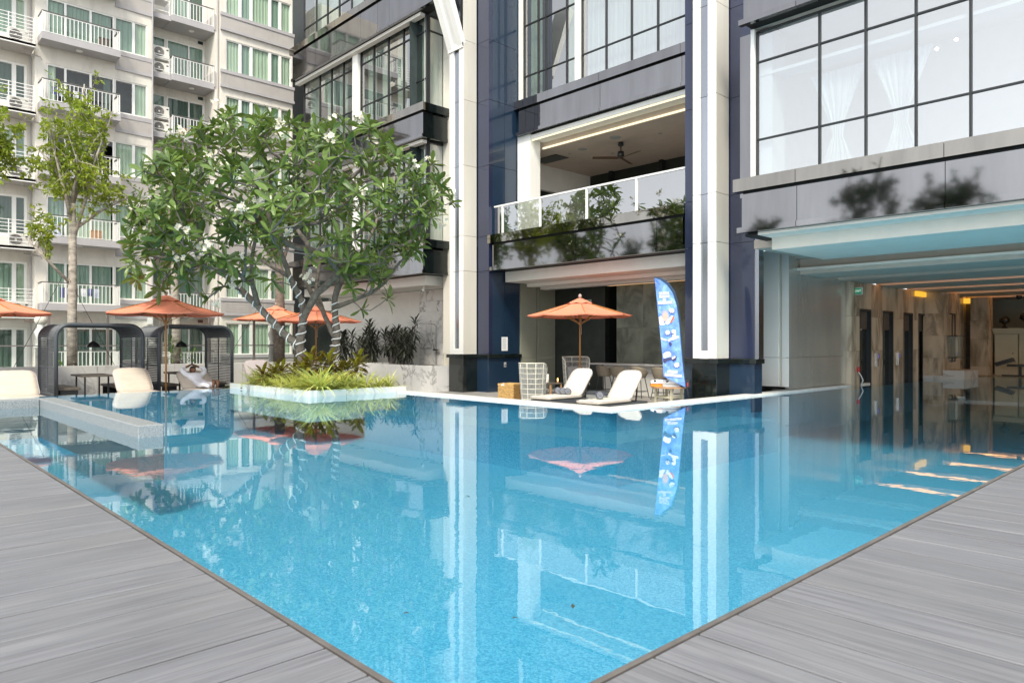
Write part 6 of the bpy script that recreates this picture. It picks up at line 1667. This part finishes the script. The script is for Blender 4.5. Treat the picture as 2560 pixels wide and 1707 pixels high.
# wire lounge chairs
def make_wirechair():
    c = thing('wire_armchair', (0, 0, 0), 'x', 'armchair')
    mb = MB(); mw = MB()
    def ring(h):   # shell outline at height fraction, open at the front (-y)
        t_ = h; w = 0.30 + 0.09 * t_ ** 0.7; dp = 0.32 + 0.08 * t_
        pts = []
        for k in range(13):
            a = RAD(-20) + RAD(220) * k / 12; pts.append(Vector((w * cos(a), dp * sin(a) * 0.95 + 0.0, 0.02 + 1.12 * t_ - (0.0 if t_ < 0.5 else 0.28 * (t_ - 0.5) * 2 * max(0, -sin(a) + 0.1)))))
        return pts
    R8 = [ring(i / 8) for i in range(9)]
    for i, r in enumerate(R8): mb.tube(r, 0.014 if i in (0, 8) else 0.009, 5)
    for k in range(0, 13, 2): mb.tube([r[k] for r in R8], 0.014 if k in (0, 12) else 0.009, 5)
    for i in range(8):
        for k in range(12):
            for q in range(4):
                f = (q + 0.5) / 4
                mw.bar(R8[i][k].lerp(R8[i][k+1], f), R8[i+1][k].lerp(R8[i+1][k+1], min(1, max(0, f + random.uniform(-.12, .12)))), 0.011)
    mb.build('wire_shell', 'wire_white', c, world=False, smooth=True); o = mw.build('thread_infill', 'fabric_grey', c, world=False); o['kind'] = 'stuff'
    m2 = MB(); rounded_pad(m2, 0.6, 0.6, 0.14, 0.1); m2.v = [(y, x - 0.38, z + 0.32) for x, y, z in m2.v]; m2.build('seat_cushion', 'fabric_grey', c, world=False, smooth=True)
    m2 = MB(); rounded_pad(m2, 0.4, 0.42, 0.12, 0.06); m2.v = [(y, 0.18 + 0.25*x - z*.9, 0.47 + x) for x, y, z in m2.v]; m2.build('back_pillow', 'fabric_grey', c, world=False, smooth=True)
    return c
WC = make_wirechair()
p = at(1332, 858, 19.6); WC.location = (p.x, p.y, DECK); WC.rotation_euler = (0, 0, RAD(200)); WC['label'] = 'high backed white wire armchair seen from behind, beside the black plinth'; WC['group'] = 'wire armchairs'
p = at(1440, 858, 22.4); clone(WC, (p.x, p.y, DECK), RAD(60), 'high backed white wire armchair with grey cushions facing the pool', 'wire armchairs', (1.1, 1.1, 1.1))
p = at(1376, 858, 21.0)
st = thing('side_table', (p.x, p.y, DECK), 'small dark side table between the wire armchairs', 'table')
MB().box(p.x - .25, p.x + .25, p.y - .25, p.y + .25, DECK + .48, DECK + .52).build('tabletop', 'wood_dark', st)
for sx in (-.22, .22):
    for sy in (-.22, .22): MB().box(p.x + sx - .02, p.x + sx + .02, p.y + sy - .02, p.y + sy + .02, DECK, DECK + .478).build('leg', 'wood_warm', st)
l1 = MB().lathe([(0.075, 0), (0.08, 0.01), (0.08, 0.24), (0.07, 0.25)], 16, (p.x - 0.12, p.y - .05, DECK + .522)).build('drum_lamp', 'globe', None, smooth=True); tag(l1, 'small pale drum lamp on the dark side table', 'lamp')
cn = thing('candle_holder', (p.x + .2, p.y + .1, DECK + .522), 'small lit candle on the dark side table', 'candle')
MB().lathe([(0.03, 0), (0.03, 0.05)], 10, (p.x + .2, p.y + .1, DECK + .522)).build('cup', 'wood_warm', cn)
MB().lathe([(0.008, 0), (0.018, 0.03), (0.003, 0.09)], 8, (p.x + .2, p.y + .1, DECK + .575)).build('flame', 'candle', cn, smooth=True)
# bar and stools
br = thing('bar_counter', (-13.3, 18.9, DECK), 'pale marble bar counter in front of the herringbone wall', 'bar')
MB().bbox(-15.7, -10.0, 18.45, 19.1, 0.57, 0.62, 0.006).build('counter_top', 'marble_dim', br)
x = -15.3
while x < -10.2: MB().box(x, x + .68, 18.75, 19.05, DECK, 0.30).build('front_panel', 'soffit_white', br); MB().box(x, x + .684, 18.78, 19.05, 0.305, 0.567).build('upper_panel', 'marble_dim', br); x += .69
it = MB().lathe([(0.14, 0), (0.14, 0.22), (0.10, 0.30), (0.02, 0.33)], 14, (-12.35, 18.8, 0.622)).build('ice_bucket', 'cctv_black', None, smooth=True); tag(it, 'dark dome lidded jar on the bar counter', 'jar')
def make_stool():
    s = thing('bar_stool', (0, 0, 0), 'x', 'bar stool')
    mb = MB(); n = 16
    for i, (z, r, fr) in enumerate(((0.66, 0.20, 0.2), (0.70, 0.23, 0.3), (0.80, 0.25, 0.55), (0.92, 0.265, 0.9), (0.97, 0.27, 1.0))):
        for k in range(n + 1):
            a = RAD(-35) + RAD(250) * k / n; zz = z
            if i > 1: zz = 0.70 + (z - 0.70) * (0.45 + 0.55 * max(0, sin(a)) ** 0.6)
            mb.v.append((r * 1.05 * cos(a), r * sin(a), zz))
    for i in range(4):
        for k in range(n): q = i * (n + 1) + k; mb.f.append((q, q + 1, q + n + 2, q + n + 1))
    b = len(mb.v); mb.v += [(x_ * .9, y_ * .9, z_ + .005) for x_, y_, z_ in mb.v[:b]]
    for i in range(4):
        for k in range(n): q = b + i * (n + 1) + k; mb.f.append((q, q + n + 1, q + n + 2, q + 1))
    for k in range(n): q = 4 * (n + 1) + k; mb.f.append((q, q + 1, b + q + 1, b + q))
    mb.build('shell', 'stool_shell', s, world=False, smooth=True)
    MB().lathe([(0.19, 0.62), (0.215, 0.65), (0.215, 0.69), (0.18, 0.71)], 16).build('seat', 'stool_shell', s, world=False, smooth=True)
    for sx in (-1, 1):
        for sy in (-1, 1): MB().tube([(0.12*sx, 0.12*sy, 0.63), (0.22*sx, 0.22*sy, 0)], 0.013, 6).build('leg', 'black_metal', s, world=False)
    MB().tube([(0.19*a, 0.19*b, 0.2) for a, b in ((-1,-1),(1,-1),(1,1),(-1,1),(-1,-1))], 0.009, 5).build('footrest', 'black_metal', s, world=False)
    return s
BS = make_stool()
for i, px in enumerate((1511, 1547, 1598, 1652, 1704)):
    r = FWD + RGT * ((px - 1280) / 1780); d = 17.95 / r.y; p = r * d
    lab = ['bar stool farthest left at the bar counter', 'second bar stool from the left at the bar counter', 'third bar stool from the left, above the right lounger', 'fourth bar stool from the left, partly behind the flag', 'bar stool farthest right, beside the flag pole'][i]
    if i == 0: BS.location = (p.x, p.y, DECK); BS.rotation_euler = (0, 0, RAD(180)); BS['label'] = lab; BS['group'] = 'bar stools'
    else: clone(BS, (p.x, p.y, DECK), RAD(180 + random.uniform(-12, 12)), lab, 'bar stools')
# rental table with water scooters
tc_ = at(1672, 858, 17.3); tx, ty = tc_.x, tc_.y
rt = thing('rental_table', (tx, ty, DECK), 'slatted wooden table carrying the water scooters', 'table')
MB().lathe([(0.42, 0.60), (0.42, 0.635)], 24, (tx, ty, DECK)).build('tabletop', 'wood_warm', rt)
for sx in (-.22, .22):
    for sy in (-.22, .22): MB().box(tx + sx - .025, tx + sx + .025, ty + sy - .025, ty + sy + .025, DECK, DECK + .598).build('leg', 'cream_cabinet', rt)
for zz in (0.02, 0.36):
    MB().box(tx - .24, tx + .24, ty - .235, ty - .21, DECK + zz, DECK + zz + .05).box(tx - .235, tx - .21, ty - .2, ty + .2, DECK + zz, DECK + zz + .05).box(tx + .21, tx + .235, ty - .2, ty + .2, DECK + zz, DECK + zz + .05).build('stretcher', 'cream_cabinet', rt)
MB().box(tx - .24, tx + .24, ty - .24, ty - .22, DECK + .08, DECK + .20).build('apron', 'cream_cabinet', rt)
for i, (ox, oy, lab) in enumerate(((-.16, -.12, 'white and orange water scooter on the wooden table, left one'), (.12, -.02, 'white water scooter on the wooden table, right one'))):
    s_ = thing('water_scooter', (tx + ox, ty + oy, DECK + .637), lab, 'scooter')
    q = Vector((tx + ox, ty + oy, DECK + .637)); mb = MB(); n = 10
    def sect(f, top): return 0.17 * (sin(pi * (0.08 + 0.84 * f)) ** 0.5)
    for k, (m_, z0, z1) in enumerate((('orange_plastic' if i == 0 else 'white_plastic', 0.0, 0.07), ('white_plastic', 0.072, 0.17))):
        mb = MB()
        for f in range(9):
            t_ = f / 8; w = 0.15 * max(0.12, sin(pi * (0.06 + 0.88 * t_))) ** 0.6; x_ = -0.24 + 0.48 * t_
            hz = z1 if k == 0 else z0 + (z1 - z0) * (0.35 + 0.65 * sin(pi * (0.1 + 0.8 * t_)))
            for (yy, zz) in ((-w, z0), (-w, (z0 + hz)/2), (-w * .6, hz), (w * .6, hz), (w, (z0 + hz)/2), (w, z0)): c = q + RGT * x_ + FWD * yy; mb.v.append((c.x, c.y, c.z + zz))
        for f in range(8):
            for j in range(6): a = f*6 + j; b = f*6 + (j+1) % 6; mb.f.append((a, b, b + 6, a + 6))
        mb.f += [tuple(range(6)), tuple(48 + j for j in range(6))]
        mb.build(['hull', 'cover'][k], m_, s_, smooth=False)
    MB().obox(q + Vector((0,0,.165)) + RGT*.05, RGT*.09, FWD*.05, (0,0,.012)).obox(q + Vector((0,0,.13)) - RGT*.15 - FWD*.1, RGT*.03, FWD*.02, (0,0,.02)).build('vent', 'cctv_black', s_)
bg_ = thing('gear_bag', (tx + .33, ty + .1, DECK + .637), 'dark gear bag with a red strap beside the scooters', 'bag')
q = Vector((tx + .36, ty + .12, DECK + .72)); MB().obox(q, RGT*.1, FWD*.07, (0,0,.085)).build('body', 'cctv_black', bg_); MB().obox(q + RGT*.06 - FWD*.075 + Vector((0,0,-.03)), RGT*.012, FWD*.004, (0,0,.05)).build('strap', 'red_plastic', bg_)
# ------------------------------------------------------------------ feather flag
FD = 16.9
FG = thing('feather_flag', tuple(at(1722, 1000, FD)), 'tall blue feather flag advertising water scooters beside the bar', 'flag')
def fp(px, py, o=0.0): return at(px, py, FD + o)
Ledge = [(1636,694),(1638,708),(1643,760),(1648,810),(1654,870),(1657,905),(1659,941)]
Redge = [(1636,694),(1652,700),(1668,712),(1682,732),(1692,765),(1698,810),(1702,860),(1706,905),(1710,940),(1714,968)]
def along(E, t):
    L = [0]
    for a, b in zip(E[:-1], E[1:]): L.append(L[-1] + math.hypot(b[0]-a[0], b[1]-a[1]))
    s_ = t * L[-1]; i = max(k for k in range(len(L) - 1) if L[k] <= s_ + 1e-9); f = (s_ - L[i]) / (L[i+1] - L[i])
    return (E[i][0] + (E[i+1][0] - E[i][0]) * f, E[i][1] + (E[i+1][1] - E[i][1]) * f)
mb = MB(); NR, NC = 26, 10
for side in (0, 1):
    for i in range(NR + 1):
        a, b = along(Ledge, i / NR), along(Redge, i / NR)
        for j in range(NC + 1):
            t_ = j / NC; x = a[0] + (b[0] - a[0]) * t_; y = a[1] + (b[1] - a[1]) * t_
            mb.v.append(tuple(fp(x, y, 0.012 * sin(7 * t_ + i * 0.25) * (1 - t_) + 0.004 * side)))
n_ = (NR + 1) * (NC + 1)
for i in range(NR):
    for j in range(NC):
        q = i * (NC + 1) + j; mb.f.append((q, q + 1, q + NC + 2, q + NC + 1)); mb.f.append((q + n_, q + n_ + NC + 1, q + n_ + NC + 2, q + n_ + 1))
fb = mb.build('fabric', 'flag_fabric', FG, smooth=True)
P = [fp(x, y) for x, y in Redge] + [fp(1717, 985), fp(1722, 1003)]
mb = MB()
for k in range(len(Redge) - 1):
    a, b = Redge[k], Redge[k+1]
    wa, wb = 8.0 if k > 0 else 3, 8.0
    mb.quad(fp(*a, -.006), fp(*b, -.006), fp(b[0] + wb * (0.25 if k > 6 else .6), b[1] - wb * (.55 if k < 4 else 0.1), -.006), fp(a[0] + wa * (0.25 if k > 6 else .6), a[1] - wa * (.55 if k < 4 else 0.1), -.006))
mb.build('pole_sleeve', 'flag_navy', FG)
MB().tube([p + RGT * 0.03 for p in P], [0.008 + 0.001 * k for k in range(len(P))], 6).build('pole', 'black_metal', FG, smooth=True)
q = fp(1722, 1003); MB().lathe([(0.02, 0.2), (0.03, 0.05), (0.16, 0.03), (0.16, 0)], 14, (q.x, q.y, DECK)).build('foot', 'black_metal', FG)
def flag_poly(pts, m, o=-0.02, name='print'):
    mb = MB(); mb.add([fp(x, y, o) for x, y in pts], [tuple(range(len(pts)))]); return mb.build(name, m, FG)
def flag_text(body, px, py, size, rot=0.0, m='flag_print_dark', card=None):
    if card:
        w, h = card; c_, s_ = cos(rot), sin(rot)
        flag_poly([(px + a*w/2*c_ + b*h/2*s_, py - a*w/2*s_ + b*h/2*c_) for a, b in ((-1,-1),(1,-1),(1,1),(-1,1))], 'flag_print_white', -0.022, 'print_card')
    me = text_mesh(body, size); me.materials.append(MATS[m]); o = bpy.data.objects.new('lettering', me); COL.objects.link(o); o.parent = FG
    X_ = RGT * cos(rot) + Vector((0,0,1)) * sin(rot); Y_ = -RGT * sin(rot) + Vector((0,0,1)) * cos(rot); Z_ = -FWD
    M_ = Matrix((X_, Y_, Z_)).transposed().to_4x4(); M_.translation = fp(px, py, -0.027) - ORG[FG.as_pointer()]; o.matrix_local = M_
S1_ = 0.075
flag_text('SARGED', 1660, 733, S1_ * .85, RAD(4), card=(25, 6.5)); flag_text('AVENTURE', 1661, 741, S1_ * .75, RAD(3), card=(27, 6.5)); flag_text('OF', 1661, 749, S1_ * .8, RAD(2), card=(8, 6.5)); flag_text('WATERSCOOTER', 1663, 756.5, S1_ * .62, RAD(3), card=(36, 6.5))
flag_text('DRIVING', 1681, 929, S1_ * .75, RAD(-4), card=(25, 6.5)); flag_text('SURFING DIVING', 1683, 938, S1_ * .62, RAD(-5), card=(42, 6.5))
def burst(px, py, w, h, rot, body):
    pts = []
    for k in range(16):
        a = 2*pi*k/16; r = 1.0 if k % 2 == 0 else 0.76; x, y = r*cos(a)*w/2, r*sin(a)*h/2; pts.append((px + x*cos(rot) + y*sin(rot), py - x*sin(rot) + y*cos(rot)))
    flag_poly([(x + 1, y + 1.5) for x, y in pts], 'flag_print_dark', -0.019, 'burst_shadow'); flag_poly(pts, 'flag_print_white', -0.023, 'burst'); flag_text(body, px, py, 0.05, rot)
burst(1679, 776, 17, 13, RAD(-20), 'SWIM'); burst(1669, 831, 14, 13, RAD(25), 'DIVE'); burst(1692, 912, 16, 13, RAD(20), 'SURFING')
flag_poly([(1647,793),(1653,789),(1657,796),(1659,806),(1664,810),(1658,813),(1650,812),(1648,806)], 'flag_print_white', -.019); flag_poly([(1655,780),(1660,776),(1667,777),(1671,784),(1671,792),(1668,799),(1662,804),(1658,800),(1656,792)], 'flag_print_skin', -.021); flag_poly([(1654,788),(1655,780),(1659,775),(1666,775),(1671,781),(1671,787),(1667,781),(1660,781),(1657,786),(1656,793)], 'flag_print_grey', -.0235)
flag_poly([(1663,806),(1670,797),(1680,788),(1685,791),(1683,798),(1676,807),(1668,812)], 'flag_print_white', -.0205); flag_poly([(1674,807),(1683,789),(1686,793),(1679,806)], 'flag_print_orange', -.0245)
flag_poly([(1679,827),(1683,823),(1689,825),(1690,832),(1689,840),(1696,840),(1696,845),(1686,849),(1676,851),(1672,855),(1669,850),(1676,845),(1682,841),(1680,834)], 'flag_print_white', -.02); flag_poly([(1652,844),(1662,847),(1668,850),(1664,852),(1653,848)], 'flag_print_white', -.021); flag_poly([(1673,856),(1678,855),(1680,861),(1676,865),(1673,861)], 'flag_print_dark', -.021); flag_poly([(1678,833),(1685,832),(1685,835),(1679,836)], 'flag_print_dark', -.0245)
flag_poly([(1657,885),(1664,880),(1672,878),(1678,884),(1676,891),(1668,893),(1660,896)], 'flag_print_white', -.019); flag_poly([(1658,897),(1668,896),(1678,893),(1688,888),(1692,891),(1690,900),(1683,903),(1680,898),(1668,902),(1662,908),(1658,905)], 'flag_print_dark', -.021); flag_poly([(1679,894),(1688,889),(1689,893),(1681,898)], 'flag_print_white', -.0245)
# ------------------------------------------------------------------ small things
nb = thing('notice_sheet', (-18.26, 16.8, 1.2), 'white printed notice sheet on the navy wall beside the bar', 'notice')
pn_ = Pl('x', -18.264)
mb = MB(); pn_.box(mb, 16.83, 17.12, 0.0, 0.004, 1.02, 1.50); mb.build('sheet', 'paper', nb)
mb = MB()
for k in range(16): pn_.box(mb, 16.87, 17.08 - random.uniform(0, .06), 0.0045, 0.0055, 1.06 + k * .026, 1.066 + k * .026)
o = mb.build('print_lines', 'ink', nb); o['kind'] = 'stuff'
sw = thing('wall_socket', (-18.26, 16.95, 0.5), 'small grey double socket on the black plinth', 'socket')
ps_ = Pl('x', -18.25); mb = MB(); ps_.box(mb, 16.93, 17.03, 0.0, 0.012, 0.45, 0.62); mb.build('plate', 'fabric_grey', sw); mb = MB(); ps_.box(mb, 16.945, 17.015, 0.0125, 0.016, 0.49, 0.53); mb.build('cover', 'cctv_black', sw)
sc_ = MB().lathe([(0.0, 0), (0.09, 0.0), (0.10, -0.05), (0.07, -0.12), (0.0, -0.15)], 14, (-6.2, 31.8, 3.05)).build('dome_camera', 'cctv_black', None, smooth=True); tag(sc_, 'black dome security camera on the ceiling of the pool hall', 'camera')
# inlet lid on the pool floor and a few fallen leaves on the water
r = FWD + RGT * ((1242 - 1280) / 1780) + Vector((0, 0, -(1157 - 858) / 1780)); d = (CAMH - PF) / (299 / 1780); q = Vector((0,0,CAMH)) + r * d
o = MB().lathe([(0.14, 0.004), (0.15, 0.014), (0.13, 0.02)], 18, (q.x, q.y, PF)).build('drain_cover', 'white_plastic'); tag(o, 'round white cover on the pool floor', 'drain cover')
for i, (px, py) in enumerate(((1432, 1512), (1281, 1548), (1023, 1535), (1162, 1240))):
    q = at(px, py, CAMH * 1780 / (py - 858)); mb = MB(); mb.tone = []
    a = random.uniform(0, 6); leaf_quad(mb, Vector((q.x, q.y, 0.006)), Vector((cos(a), sin(a), 0.05)), Vector((0,0,1)), 0.035 if i < 3 else 0.05, 0.02, 0.4, 0.3)
    o = mb.build('fallen_leaf', 'leaf_cordy'); tag(o, ['fallen leaf afloat in the middle of the pool, right one', 'small dark leaf afloat left of the other near one', 'tiny leaf afloat near the mirrored columns', 'fallen leaf afloat beyond the mid pool'][i], 'leaf', 'leaves afloat')
